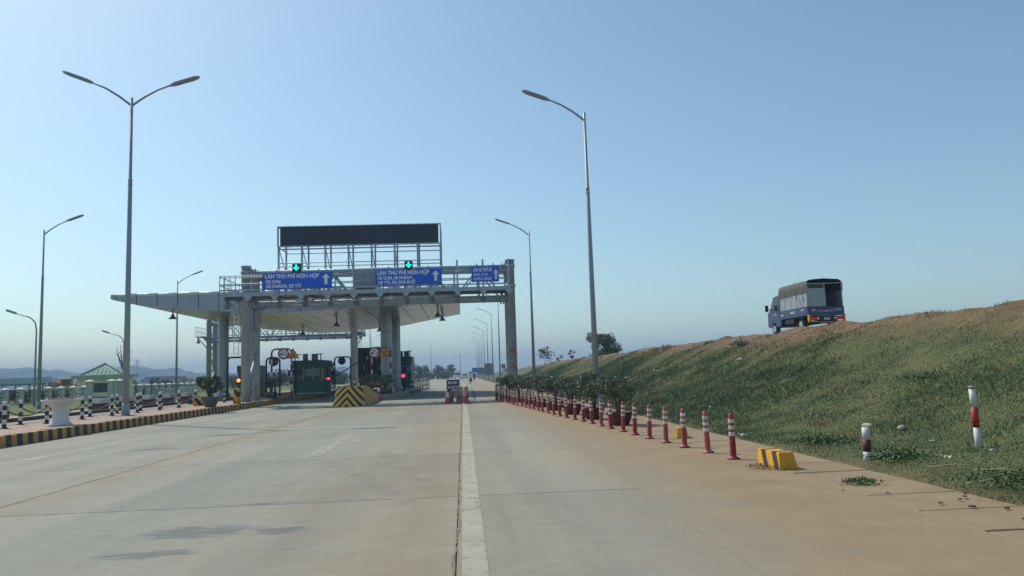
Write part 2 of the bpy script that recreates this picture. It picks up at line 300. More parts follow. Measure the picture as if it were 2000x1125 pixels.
# ------------------------------------------------------------------ mesh helpers
class MB:
    def __init__(s): s.v = []; s.f = []; s.m = []; s.sm = []
    def add(s, vs, fs, mi=0, smooth=False):
        b = len(s.v); s.v += [tuple(p) for p in vs]
        for f in fs: s.f.append(tuple(i + b for i in f)); s.m.append(mi); s.sm.append(smooth)
        return s
    def box(s, x0, x1, y0, y1, z0, z1, mi=0):
        return s.add([(x0, y0, z0), (x1, y0, z0), (x1, y1, z0), (x0, y1, z0), (x0, y0, z1), (x1, y0, z1), (x1, y1, z1), (x0, y1, z1)],
                     [(3, 2, 1, 0), (4, 5, 6, 7), (0, 1, 5, 4), (1, 2, 6, 5), (2, 3, 7, 6), (3, 0, 4, 7)], mi)
    def bbox(s, x0, x1, y0, y1, z0, z1, b=.01, mi=0):
        """box with chamfered vertical and top edges"""
        o = [(x0 + b, y0), (x1 - b, y0), (x1, y0 + b), (x1, y1 - b), (x1 - b, y1), (x0 + b, y1), (x0, y1 - b), (x0, y0 + b)]
        i = [(min(max(x, x0 + b), x1 - b), min(max(y, y0 + b), y1 - b)) for x, y in o]
        vs = [(x, y, z0) for x, y in o] + [(x, y, z1 - b) for x, y in o] + [(x, y, z1) for x, y in i]
        fs = [tuple(range(7, -1, -1)), tuple(range(16, 24))]
        for k in range(8):
            j = (k + 1) % 8; fs += [(k, j, 8 + j, 8 + k), (8 + k, 8 + j, 16 + j, 16 + k)]
        return s.add(vs, fs, mi)
    def tube(s, p0, p1, r0, r1=None, n=10, mi=0, caps=True):
        return s.path([p0, p1], [r0, r0 if r1 is None else r1], n, mi, caps)
    def path(s, pts, r, n=8, mi=0, caps=True):
        pts = [Vector(p) for p in pts]; k = len(pts)
        if isinstance(r, (int, float)): r = [r] * k
        vs = []; prev = None
        for i, p in enumerate(pts):
            d = (pts[min(i + 1, k - 1)] - pts[max(i - 1, 0)]).normalized()
            a = d.orthogonal().normalized() if prev is None else (prev - d * prev.dot(d)).normalized()
            prev = a; b = d.cross(a)
            for j in range(n):
                t = 2 * math.pi * j / n; vs.append(p + (a * math.cos(t) + b * math.sin(t)) * r[i])
        fs = [(i * n + j, i * n + (j + 1) % n, (i + 1) * n + (j + 1) % n, (i + 1) * n + j) for i in range(k - 1) for j in range(n)]
        s.add(vs, fs, mi, True)
        if caps:
            b = len(s.v) - len(vs)
            s.f += [tuple(b + j for j in range(n - 1, -1, -1)), tuple(b + (k - 1) * n + j for j in range(n))]; s.m += [mi, mi]; s.sm += [False, False]
        return s
    def lathe(s, prof, c=(0, 0, 0), n=20, mi=0, sx=1., sy=1.):
        """prof: list of (r, z) or (r, z, material)"""
        vs = []; k = len(prof)
        for q in prof:
            for j in range(n):
                t = 2 * math.pi * j / n; vs.append((c[0] + q[0] * math.cos(t) * sx, c[1] + q[0] * math.sin(t) * sy, c[2] + q[1]))
        b = len(s.v); s.v += vs
        for i in range(k - 1):
            mm = prof[i][2] if len(prof[i]) > 2 else mi
            for j in range(n):
                s.f.append((b + i * n + j, b + i * n + (j + 1) % n, b + (i + 1) * n + (j + 1) % n, b + (i + 1) * n + j)); s.m.append(mm); s.sm.append(True)
        s.f += [tuple(b + j for j in range(n - 1, -1, -1)), tuple(b + (k - 1) * n + j for j in range(n))]; s.m += [mi, mi]; s.sm += [False, False]
        return s
    def prism(s, poly, axis, a, b, mi=0):
        """extrude 2-D polygon: axis 'x','y','z' from a to b"""
        def P(p, t): return {'x': (t, p[0], p[1]), 'y': (p[0], t, p[1]), 'z': (p[0], p[1], t)}[axis]
        n = len(poly); vs = [P(p, a) for p in poly] + [P(p, b) for p in poly]
        fs = [tuple(range(n - 1, -1, -1)), tuple(range(n, 2 * n))] + [(i, (i + 1) % n, n + (i + 1) % n, n + i) for i in range(n)]
        return s.add(vs, fs, mi)
    def disc(s, c, r, th, n=24, mi=0):
        """upright disc facing -Y"""
        return s.prism([(c[0] + r * math.cos(2 * math.pi * i / n), c[2] + r * math.sin(2 * math.pi * i / n)) for i in range(n)], 'y', c[1], c[1] + th, mi)
    def mesh(s, name, mats):
        me = bpy.data.meshes.new(name); me.from_pydata(s.v, [], s.f)
        for m in mats: me.materials.append(m)
        me.polygons.foreach_set('material_index', s.m); me.polygons.foreach_set('use_smooth', s.sm)
        bm = bmesh.new(); bm.from_mesh(me); bmesh.ops.recalc_face_normals(bm, faces=bm.faces); bm.to_mesh(me); bm.free()
        me.update(); return me
    def build(s, name, mats, parent=None, loc=(0, 0, 0)):
        if not isinstance(mats, (list, tuple)): mats = [mats]
        return link(name, s.mesh(name, mats), parent, loc)
def link(name, me, parent=None, loc=(0, 0, 0), rz=0.):
    o = bpy.data.objects.new(name, me); COL.objects.link(o); o.parent = parent; o.location = loc; o.rotation_euler = (0, 0, rz)
    return o
def tag(o, label=None, cat=None, group=None, kind=None):
    if label: o['label'] = label
    if cat: o['category'] = cat
    if group: o['group'] = group
    if kind: o['kind'] = kind
    return o
def thing(name, label, cat, loc=(0, 0, 0), rz=0., group=None):
    return tag(link(name, None, None, loc, rz), label, cat, group)
def copy_tree(o, parent=None):
    c = o.copy(); COL.objects.link(c); c.parent = parent
    for ch in [x for x in KIDS.get(o.name, [])]: copy_tree(ch, c)
    return c
KIDS = {}
def kids(root):
    """remember the children of a prototype so that copies are quick"""
    KIDS[root.name] = list(root.children)
    for c in root.children: kids(c)
def dup(root, loc, rz=0., label=None):
    c = copy_tree(root); c.location = loc; c.rotation_euler = (0, 0, rz)
    if label: c['label'] = label
    return c
ORD = ['nearest', 'second', 'third', 'fourth', 'fifth', 'sixth', 'seventh', 'eighth', 'ninth', 'tenth', 'eleventh', 'twelfth', 'thirteenth', 'fourteenth', 'fifteenth',
       'sixteenth', 'seventeenth', 'eighteenth', 'nineteenth', 'twentieth', 'twenty-first', 'twenty-second', 'twenty-third', 'twenty-fourth', 'twenty-fifth', 'twenty-sixth', 'twenty-seventh', 'twenty-eighth', 'twenty-ninth', 'thirtieth']
def npmesh(name, verts, nface, k, mats, mi=None, smooth=False):
    """mesh from numpy: faces of k consecutive vertices"""
    me = bpy.data.meshes.new(name); nv = len(verts)
    me.vertices.add(nv); me.vertices.foreach_set('co', verts.astype(np.float32).ravel())
    me.loops.add(nface * k); me.loops.foreach_set('vertex_index', np.arange(nface * k, dtype=np.int32))
    me.polygons.add(nface); me.polygons.foreach_set('loop_start', np.arange(0, nface * k, k, dtype=np.int32))
    for m in mats: me.materials.append(m)
    if mi is not None: me.polygons.foreach_set('material_index', mi.astype(np.int32))
    me.update(calc_edges=True); return me
def leaves(centers, size, aspect=.5, flat=.0, r=rng):
    """diamond leaves at centers (n,3); returns (4n,3)"""
    n = len(centers); d = r.normal(size=(n, 3)); d[:, 2] *= (1 - flat); d /= np.linalg.norm(d, axis=1)[:, None]
    e = r.normal(size=(n, 3)); e -= d * (e * d).sum(1)[:, None]; e /= np.linalg.norm(e, axis=1)[:, None]
    L = (size * r.uniform(.6, 1.3, n))[:, None]
    return np.stack([centers - d * L * .5, centers + e * L * aspect * .5, centers + d * L * .5, centers - e * L * aspect * .5], 1).reshape(-1, 3)
def crown_pts(n, clumps, r=rng):
    """clumps: list of (cx,cy,cz,rx,ry,rz); more points near each clump's shell"""
    w = np.array([c[3] * c[4] + c[4] * c[5] + .001 for c in clumps]); idx = r.choice(len(clumps), n, p=w / w.sum())
    c = np.array(clumps)[idx]; d = r.normal(size=(n, 3)); d /= np.linalg.norm(d, axis=1)[:, None]
    rad = r.uniform(0, 1, n) ** .42
    return c[:, :3] + d * rad[:, None] * c[:, 3:]
def text_mesh(txt, width=None, height=None, depth=.006, bold=0.0):
    cu = bpy.data.curves.new('lettering', 'FONT'); cu.body = txt; cu.extrude = depth; cu.size = 1; cu.resolution_u = 2; cu.offset = bold
    o = bpy.data.objects.new('lettering', cu); COL.objects.link(o)
    dg = bpy.context.evaluated_depsgraph_get(); me = bpy.data.meshes.new_from_object(o.evaluated_get(dg))
    bpy.data.objects.remove(o); bpy.data.curves.remove(cu)
    n = len(me.vertices); a = np.zeros(n * 3); me.vertices.foreach_get('co', a); a = a.reshape(-1, 3)
    if n == 0: return me
    a[:, 0] -= a[:, 0].min(); a[:, 1] -= 0
    sxx = width / max(a[:, 0].max(), 1e-6) if width else None
    syy = height / .73 if height else sxx
    if sxx is None: sxx = syy
    b = np.stack([a[:, 0] * sxx, -a[:, 2], a[:, 1] * syy], 1)
    me.vertices.foreach_set('co', b.ravel()); me.update(); return me
def lettering(txt, x, y, z, w, h, mat, parent, bold=.036):
    me = text_mesh(txt, w, h, .006, bold); me.materials.clear(); me.materials.append(mat)
    return link('lettering', me, parent, (x, y, z))

# ------------------------------------------------------------------ setting: ground, roads, embankment, hills
def sheet(name, x0, x1, y0, y1, z, mat, kind='structure', nx=1, ny=1):
    mb = MB(); 
    vs = [(x0 + (x1 - x0) * i / nx, y0 + (y1 - y0) * j / ny, z) for j in range(ny + 1) for i in range(nx + 1)]
    fs = [(j * (nx + 1) + i, j * (nx + 1) + i + 1, (j + 1) * (nx + 1) + i + 1, (j + 1) * (nx + 1) + i) for j in range(ny) for i in range(nx)]
    o = mb.add(vs, fs).build(name, mat); return tag(o, kind=kind)
sheet('ground', -2450, 2450, -40, 2750, -.06, FIELD)
road = sheet('road', -11.55, 2.05, -6, 100, -.03, SEAL)
sheet('road_beyond', -11.5, 4.4, 100, 520, -.004, ROAD)
for xa, xb in ((-11.52, -5.754), (-5.746, -.098), (-.09, 2.046)):
    w = xb - xa
    me = MB().bbox(0, w, .009, 4.991, -.03, 0, .006).mesh('concrete_slab', [ROAD])
    for k in range(-1, 20): link('concrete_slab', me, road, (xa, -.55 + 5 * k + 0, .0))
def crack(x, y0, y1, w, seed, parent):
    r = random.Random(seed); L_, R_ = [], []; y = y0; off = 0
    while y < y1:
        off = .8 * off + r.uniform(-.012, .012); ww = w * r.uniform(.25, 1.5) * (3.0 if r.random() < .06 else 1)
        L_.append((x + off - ww, y, .0035)); R_.append((x + off + ww * r.uniform(.3, 1), y, .0035)); y += .05 + .004 * max(0, y) * r.uniform(.5, 1)
    n = len(L_); MB().add(L_ + R_, [(i, n + i, n + i + 1, i + 1) for i in range(n - 1)]).build('sealed_crack', CRACKM, parent)
crack(-.10, 2, 60, .009, 1, road); crack(-5.75, 4, 60, .010, 2, road)
# right shoulder and the covered drain with its slabs
sh = sheet('shoulder', 2.05, 4.32, -6, 100, -.006, ROAD)
dr = sheet('drain', 4.32, 5.36, -6, 100, -.05, SEAL)
dme = MB().bbox(0, 1.03, .02, .93, -.05, -.002, .008).mesh('drain_cover', [ROAD])
for k in range(105):
    o = link('drain_cover', dme, dr, (4.33 + random.uniform(-.01, .012), -2.1 + .945 * k, random.uniform(-.008, .002)), random.uniform(-.012, .012)); o.scale.y = random.uniform(.99, 1.035)
# painted markings
tag(MB().add([(-.05, -6, .004), (.148, -6, .004), (.148, 120, .004), (-.05, 120, .004)], [(0, 1, 2, 3)]).build('lane_line', LINEW), kind='structure')
mb = MB()
mb.add([(-3.05, 14.9, .004), (-2.72, 14.9, .004), (-2.72, 17.9, .004), (-3.05, 17.9, .004)], [(0, 1, 2, 3)])
mb.add([(-3.42, 17.9, .0042), (-2.35, 17.9, .0042), (-2.88, 20.2, .0042)], [(0, 1, 2)])
tag(mb.build('lane_arrow_marking', LINEF), kind='structure')
tag(MB().add([(-9.35, 12, .004), (-9.1, 12, .004), (-8.5, 21.5, .004), (-8.68, 21.5, .004)], [(0, 1, 2, 3)]).build('faded_edge_line', LINEF), kind='structure')
tag(MB().add([(-2.5, 13.9, .0045), (-2.2, 14.1, .0045), (-.55, 9.2, .0045), (-.75, 9.1, .0045), (-1.75, 15.2, .0045), (-1.4, 15.3, .0045), (-.3, 10.3, .0045), (-.5, 10.2, .0045)], [(0, 1, 2, 3), (4, 5, 6, 7)]).build('faded_hatch_line', LINEG), kind='structure')
for k in range(6):
    y = 92 + 16 * k
    tag(MB().add([(-3.5, y, .004), (-3.3, y, .004), (-3.3, y + 6, .004), (-3.5, y + 6, .004)], [(0, 1, 2, 3)]).build('lane_dash', LINEW), kind='structure')
# median island with striped kerb stones
med = tag(MB().prism([(-11.75, -6), (-11.75, 90), (-14.55, 90), (-14.55, -6)], 'z', -.03, .296).build('median_island', PAVE), kind='structure')
kA = MB().add([(-.25, 0, -.03), (.0, 0, -.03), (-.03, 0, .29), (-.06, 0, .30), (-.25, 0, .30), (-.25, .244, -.03), (.0, .244, -.03), (-.03, .244, .29), (-.06, .244, .30), (-.25, .244, .30)],
              [(0, 1, 2, 3, 4), (9, 8, 7, 6, 5), (1, 6, 7, 2), (2, 7, 8, 3), (3, 8, 9, 4), (0, 5, 6, 1), (4, 9, 5, 0)])
mY = kA.mesh('kerb_stone', [YELK]); mK = kA.mesh('kerb_stone', [BLKK])
for k in range(270): link('kerb_stone', mY if k % 2 else mK, med, (-11.5 + random.uniform(-.006, .006), 14 + .25 * k, random.uniform(-.006, .004)))
kF = MB().box(0, .18, 0, .985, -.03, .31).mesh('kerb_stone', [KERBG])
for k in range(28): link('kerb_stone', kF, med, (-14.73, 12 + k, 0))
# island between the two toll lanes
isl = tag(MB().prism([(-4.9, 47.6), (-4.62, 52), (-4.62, 86), (-6.4, 86), (-6.4, 47.6)], 'z', -.03, .296).build('toll_island', PAVE), kind='structure')
kI = MB().box(0, .2, 0, .49, -.03, .305).mesh('kerb_stone', [KERBG])
for k in range(76):
    link('kerb_stone', kI, isl, (-4.62 - .28 * max(0, 1 - k / 9), 47.6 + .5 * k, 0), R(-3.6) if k < 9 else 0); link('kerb_stone', kI, isl, (-6.6, 47.6 + .5 * k, 0))
isl2 = tag(MB().prism([(-16.7, 56), (-16.7, 90), (-19.2, 90), (-19.2, 56)], 'z', -.03, .296).build('far_toll_island', PAVE), kind='structure')
kS = MB().box(0, .2, 0, .29, -.03, .305); a_, b_ = kS.mesh('kerb_stone', [YELK]), kS.mesh('kerb_stone', [BLKK])
for k in range(60): link('kerb_stone', a_ if k % 2 else b_, isl2, (-16.69, 56 + .3 * k, 0))
for k in range(9): link('kerb_stone', a_ if k % 2 else b_, isl2, (-19.2 + .29 * k, 55.79, 0), R(-90)).location = (-19.2 + .29 * k, 55.99, 0)
# opposite carriageway, its kerb, footpath and grass
sheet('opposite_road', -20.0, -14.73, -6, 420, -.01, ASPH)
pth = sheet('footpath', -22.4, -20.25, 10, 200, .12, SIDEW)
kO = MB().box(-.25, 0, 0, .99, -.05, .16); a_, b_ = kO.mesh('kerb_stone', [BROWNRED]), kO.mesh('kerb_stone', [BLKK])
for k in range(80): link('kerb_stone', a_ if (k // 2) % 2 else b_, pth, (-20.0, 22 + k, 0))
sheet('verge', -37.7, -22.4, 10, 200, .1, ground_material('verge_grass', (.10, .15, .04), (.13, .16, .05), (.15, .13, .07), .3))

# embankment
def bank_h(y): return np.interp(y, [-20, 120, 230, 420], [1, 1, .72, .12])
PX = [5.2, 5.5, 6.2, 7.0, 8.0, 9.2, 10.5, 12.0, 13.3, 14.2, 14.8, 15.1, 15.5, 17.5, 19.6, 21.5, 24, 28]
PZ = [-.05, .008, .03, .06, .27, .70, 1.20, 1.85, 2.38, 2.70, 2.86, 2.87, 2.86, 2.87, 2.84, 2.2, 1.0, -.05]
xs = np.concatenate([np.arange(5.2, 15.6, .2), np.arange(15.6, 28.2, .8)])
ys = np.concatenate([np.arange(-8, 26, .25), np.arange(26, 60, .5), np.arange(60, 140, 1.5), np.arange(140, 460, 8)])
ph = rng.uniform(0, 6.28, (40, 2)); dirs = rng.normal(size=(40, 2)); frq = np.exp(rng.uniform(np.log(.35), np.log(5.5), 40))
dirs /= np.linalg.norm(dirs, axis=1)[:, None]
def bump2(x, y):
    z = 0
    for i in range(40): z = z + np.sin((x * dirs[i, 0] + y * dirs[i, 1]) * frq[i] + ph[i, 0]) * .013 / frq[i] ** .6
    return z
def bank_z(x, y):
    b = np.interp(x, PX, PZ); e = np.clip((x - 5.5) / 1.5, 0, 1) * np.clip((15.6 - x) / .8, .12, 1)
    er = np.clip((b - 2.2) / .5, 0, 1) * (x < 15.3) * .10 * np.sin(y * 1.7 + 2 * np.sin(y * .61)) * np.sin(y * .37 + 1)
    return b * bank_h(y) + bump2(x, y) * e * 1.0 + er
toe = lambda y: .10 * np.sin(y * 1.3) + .08 * np.sin(y * 3.1 + 1) + .05 * np.sin(y * 7.7)
XX, YY = np.meshgrid(xs, ys); ZZ = bank_z(XX, YY)
XX = XX + np.where(XX < 5.3, toe(YY) * .5, 0)
n_x = len(xs); vv = np.stack([XX, YY, ZZ], -1).reshape(-1, 3)
ii = np.arange(len(vv)).reshape(XX.shape)
ff = np.stack([ii[:-1, :-1], ii[:-1, 1:], ii[1:, 1:], ii[1:, :-1]], -1).reshape(-1, 4)
me = bpy.data.meshes.new('embankment'); me.from_pydata(vv.tolist(), [], ff.tolist()); me.materials.append(BANK)
me.polygons.foreach_set('use_smooth', [True] * len(ff)); me.update()
tag(link('embankment', me), kind='structure')
sheet('dyke_road', 15.7, 19.3, -8, 120, 2.895, pm('dyke_dirt', (.22, .15, .10), .95, 0, .25, 1, None, 0, .4))
# grass on the embankment, thinning towards the bare crest
def grass_patch(name, n, x0, x1, y0, y1, hmin, hmax, wid, mats, dens_pow=1.6, keep=None):
    u = rng.uniform(0, 1, n); y = y0 * (y1 / y0) ** (u ** (1 / 1.0)); x = rng.uniform(x0, x1, n)
    pn = bump2(x * 1.7 + 5, y * 1.7) * 14
    k = rng.uniform(0, 1, n) < np.clip(.85 + pn * .22 - np.clip((x - 11.6 + pn * .8) / 2.4, 0, 1) * .85, .03, 1)
    k &= rng.uniform(0, 1, n) < np.clip((x - 5.15 + toe(y) * 1.6) / .5, .1, 1)
    x, y, pn = x[k], y[k], pn[k]; m = len(x); z = bank_z(x, y)
    s = np.clip(y / 9, .8, 5) ** .72
    big = np.clip(bump2(x * .55 + 31, y * .55 + 7) * 16, -.7, 1.6)
    h = rng.uniform(hmin, hmax, m) * s * (1 + .5 * np.clip(pn, -.6, 1)) * (1 + .7 * big); w = wid * s * rng.uniform(.6, 1.4, m)
    a = rng.uniform(0, 6.28, m); lean = rng.normal(0, .6, (m, 2)) * h[:, None]
    P0 = np.stack([x - np.cos(a) * w, y - np.sin(a) * w, z - .01], 1); P1 = np.stack([x + np.cos(a) * w, y + np.sin(a) * w, z - .01], 1)
    P2 = np.stack([x + lean[:, 0], y + lean[:, 1], z + h], 1)
    V = np.stack([P0, P1, P2], 1).reshape(-1, 3)
    mi = (rng.uniform(0, 1, m) < np.clip(.16 + (x - 8) * .05 - pn * .25 - big * .18, .04, .8)).astype(int)
    return link(name, npmesh(name, V, m, 3, mats, mi))
tag(grass_patch('grass', 560000, 5.25, 14.9, 6.0, 130, .010, .028, .006, [GRASSM, DRYG]), 'short rough grass covering the sloping roadside embankment', 'grass', kind='stuff')

def tufts(n, per):
    u = rng.uniform(0, 1, n); cy = 7 * (95 / 7) ** u; cx = rng.uniform(5.6, 14.2, n); sz = np.clip(cy / 9, .8, 4) ** .6 * rng.uniform(.5, 1.5, n)
    x = np.repeat(cx, per) + rng.normal(0, 1, n * per) * np.repeat(.10 * sz, per); y = np.repeat(cy, per) + rng.normal(0, 1, n * per) * np.repeat(.14 * sz, per); sc = np.repeat(sz, per)
    m = n * per; z = bank_z(x, y); h = rng.uniform(.02, .075, m) * sc; w = .006 * sc; a = rng.uniform(0, 6.28, m); ln = rng.normal(0, .5, (m, 2)) * h[:, None]
    V = np.stack([np.stack([x - np.cos(a) * w, y - np.sin(a) * w, z - .01], 1), np.stack([x + np.cos(a) * w, y + np.sin(a) * w, z - .01], 1), np.stack([x + ln[:, 0], y + ln[:, 1], z + h], 1)], 1).reshape(-1, 3)
    mi = np.repeat((rng.uniform(0, 1, n) < .45).astype(int), per)
    return link('grass_tufts', npmesh('grass_tufts', V, m, 3, [GRASSM, DRYG], mi))
tag(tufts(240, 50), 'scattered taller green and dry grass tufts on the embankment', 'grass', kind='stuff')

# hills far off on the left and low ones ahead
def ridge(name, pts, depth, label):
    """pts: (x, z) ridge line at y given; rounded body with depth"""
    vs, fs = [], []; n = len(pts); prof = [(-1, 0), (-.6, .35), (-.3, .75), (0, 1), (.4, .6), (1, 0)]
    for i, (x, y, z) in enumerate(pts):
        for (t, h) in prof: vs.append((x + random.uniform(-8, 8), y + t * depth + (random.uniform(-25, 25) if h < 1 else 0), -1 + (z + 1) * h))
    k = len(prof)
    for i in range(n - 1):
        for j in range(k - 1): fs.append((i * k + j, (i + 1) * k + j, (i + 1) * k + j + 1, i * k + j + 1))
    o = MB().add(vs, fs, 0, True).build(name, HILLM); return tag(o, label, None, None, 'structure')
RIDGE = [(-1217, 38.1), (-1129, 47.2), (-1039, 36.7), (-949, 41.2), (-858, 41.0), (-831, 39.1), (-805, 41.1), (-785, 36.6), (-770, 32.3), (-754, 35.6), (-738, 31.2), (-720, 26.8), (-692, 28.7), (-660, 31.4), (-627, 38.0), (-604, 34.4), (-580, 28.8), (-560, 29.1), (-540, 31.3), (-526, 25.0), (-513, 20.8), (-486, 18.9), (-458, 16.0), (-434, 19.1), (-411, 14.4), (-382, 9.6), (-349, 13.3), (-320, 15.2), (-286, 17.0), (-253, 19.7), (-231, 22.9), (-209, 17.3), (-180, 10.5), (-142, 5.3), (-103, 7.9), (-64, 9.5), (-34, 4.6), (0, 3), (25, 6.5), (54, 3), (94, 3)]   # east-west position and height of the ridge line, metres
rp = []
for (a, b) in zip(RIDGE[:-1], RIDGE[1:]):
    for t in (0, .33, .66): rp.append((a[0] + (b[0] - a[0]) * t, 1500., a[1] + (b[1] - a[1]) * t + random.uniform(-.6, .6)))
ridge('hills', rp, 220, None)

# ------------------------------------------------------------------ street lamps
def lamp_arm(mb, s, top, z0):
    pts = [(0, 0, z0), (s * .45, 0, z0 + .36), (s * .95, 0, z0 + .68), (s * 1.5, 0, z0 + .92)]
    mb.path(pts, [.045, .042, .038, .034], 8)
def lamp_head(s, z0):
    mb = MB()   # tapered flat LED head from 1.45 to 2.53 m
    def st(x, w, h, zc): return [(s * x, -w, zc - h), (s * x, w, zc - h), (s * x, w * .8, zc + h), (s * x, -w * .8, zc + h)]
    R_ = [st(1.42, .045, .035, z0 + .89), st(1.6, .13, .05, z0 + .96), (st(2.35, .15, .045, z0 + 1.23)), st(2.53, .09, .025, z0 + 1.29)]
    vs = sum(R_, []); fs = [(3, 2, 1, 0), (12, 13, 14, 15)]
    for i in range(3):
        for j in range(4): fs.append((i * 4 + j, i * 4 + (j + 1) % 4, (i + 1) * 4 + (j + 1) % 4, (i + 1) * 4 + j))
    mb.add(vs, fs)
    d = MB(); d.add([(s * 1.66, -.11, z0 + .926), (s * 1.66, .11, z0 + .926), (s * 2.3, .125, z0 + 1.162), (s * 2.3, -.125, z0 + 1.162)], [(0, 1, 2, 3)])
    return mb, d
LENSM = pm('lamp_lens', (.30, .27, .26), .35, 0, .1, 8)
def make_lamp(name, label, h, arms, group, loc, base=True):
    t = thing(name, label, 'street lamp', loc, 0, group)
    p = MB(); p.path([(0, 0, .02), (0, 0, h * .72), (0, 0, h * .721), (0, 0, h)], [.125, .075, .062, .05], 14)
    p.build('pole', GALV, t)
    MB().lathe([(.085, 0), (.085, .05), (.075, .06), (.075, .18), (.085, .19), (.085, .24)], (0, 0, h * .715), 14).build('collar', GALV, t)
    b = MB(); b.tube((0, 0, .02), (0, 0, .5), 0.155, .128, 12).box(-.28, .28, -.28, .28, -.02, .03)
    b.build('base_plate', GALV, t)
    for s in arms:
        a = MB(); lamp_arm(a, s, h, h - .33); a.build('arm', GALV, t)
        hd, ln = lamp_head(s, h - .33); ho = hd.build('lamp_head', GALV, t); ln.build('lens', LENSM, ho)
    return t
G1 = 'single-arm lamps along the right verge'
lp = make_lamp('street_lamp', 'tall grey single-arm street lamp behind the potted bushes, nearest on the right', 11.9, (-1,), G1, (5.25, 30.6, .06)); kids(lp)
for k in range(1, 11):
    dup(lp, (5.2, 30.6 + 26.5 * k, .05), 0, f'grey single-arm street lamp, {ORD[k]} from the camera in the right row')
d2 = make_lamp('double_street_lamp', 'tall double-arm street lamp standing on the pink median beside the urn', 12.8 - .3, (-1, 1), None, (-12.85, 30.6, .296))
d2.rotation_euler = (0, 0, R(7))
G2 = 'single-arm lamps on the far left side'
lf = dup(lp, (-27.8, 53, .1), R(180), 'single-arm lamp with arm to the right, at the far left edge'); lf['group'] = G2
for (x, y, l) in ((-28.9, 80.5, 'single-arm lamp whose head shows above the canopy roof edge'), (-15.9, 135, 'lamp pole seen behind the toll canopy by the dark container'),
                  (-24.4, 211, 'small distant lamp with arm to the right beside the canopy column'), (-18.4, 268, 'small distant lamp standing above the dark round tree')):
    c = dup(lp, (x, y, .0), R(180), l); c['group'] = G2
def curved_lamp(loc, label, h=7.0):
    t = thing('curved_street_lamp', label, 'street lamp', loc, 0, 'thin curved lamps beyond the fence')
    MB().path([(0, 0, 0), (0, 0, h * .82), (-.12, 0, h * .9), (-.5, 0, h * .95), (-1.6, 0, h * 1.0)], [.08, .055, .05, .045, .035], 8).build('pole', GALV, t)
    MB().add([(-1.5, -.06, h * .985), (-1.5, .06, h * .985), (-2.2, .09, h * 1.02), (-2.2, -.09, h * 1.02), (-1.5, -.05, h * 1.01), (-1.5, .05, h * 1.01), (-2.2, .07, h * 1.045), (-2.2, -.07, h * 1.045)],
             [(3, 2, 1, 0), (4, 5, 6, 7), (0, 1, 5, 4), (1, 2, 6, 5), (2, 3, 7, 6), (3, 0, 4, 7)]).build('lamp_head', GALV, t)
curved_lamp((-31.8, 60, 0), 'thin curved lamp leaning left near the left picture edge', 7.1)
curved_lamp((-35.6, 84, 0), 'thin curved lamp partly behind the double-arm pole', 7.0)

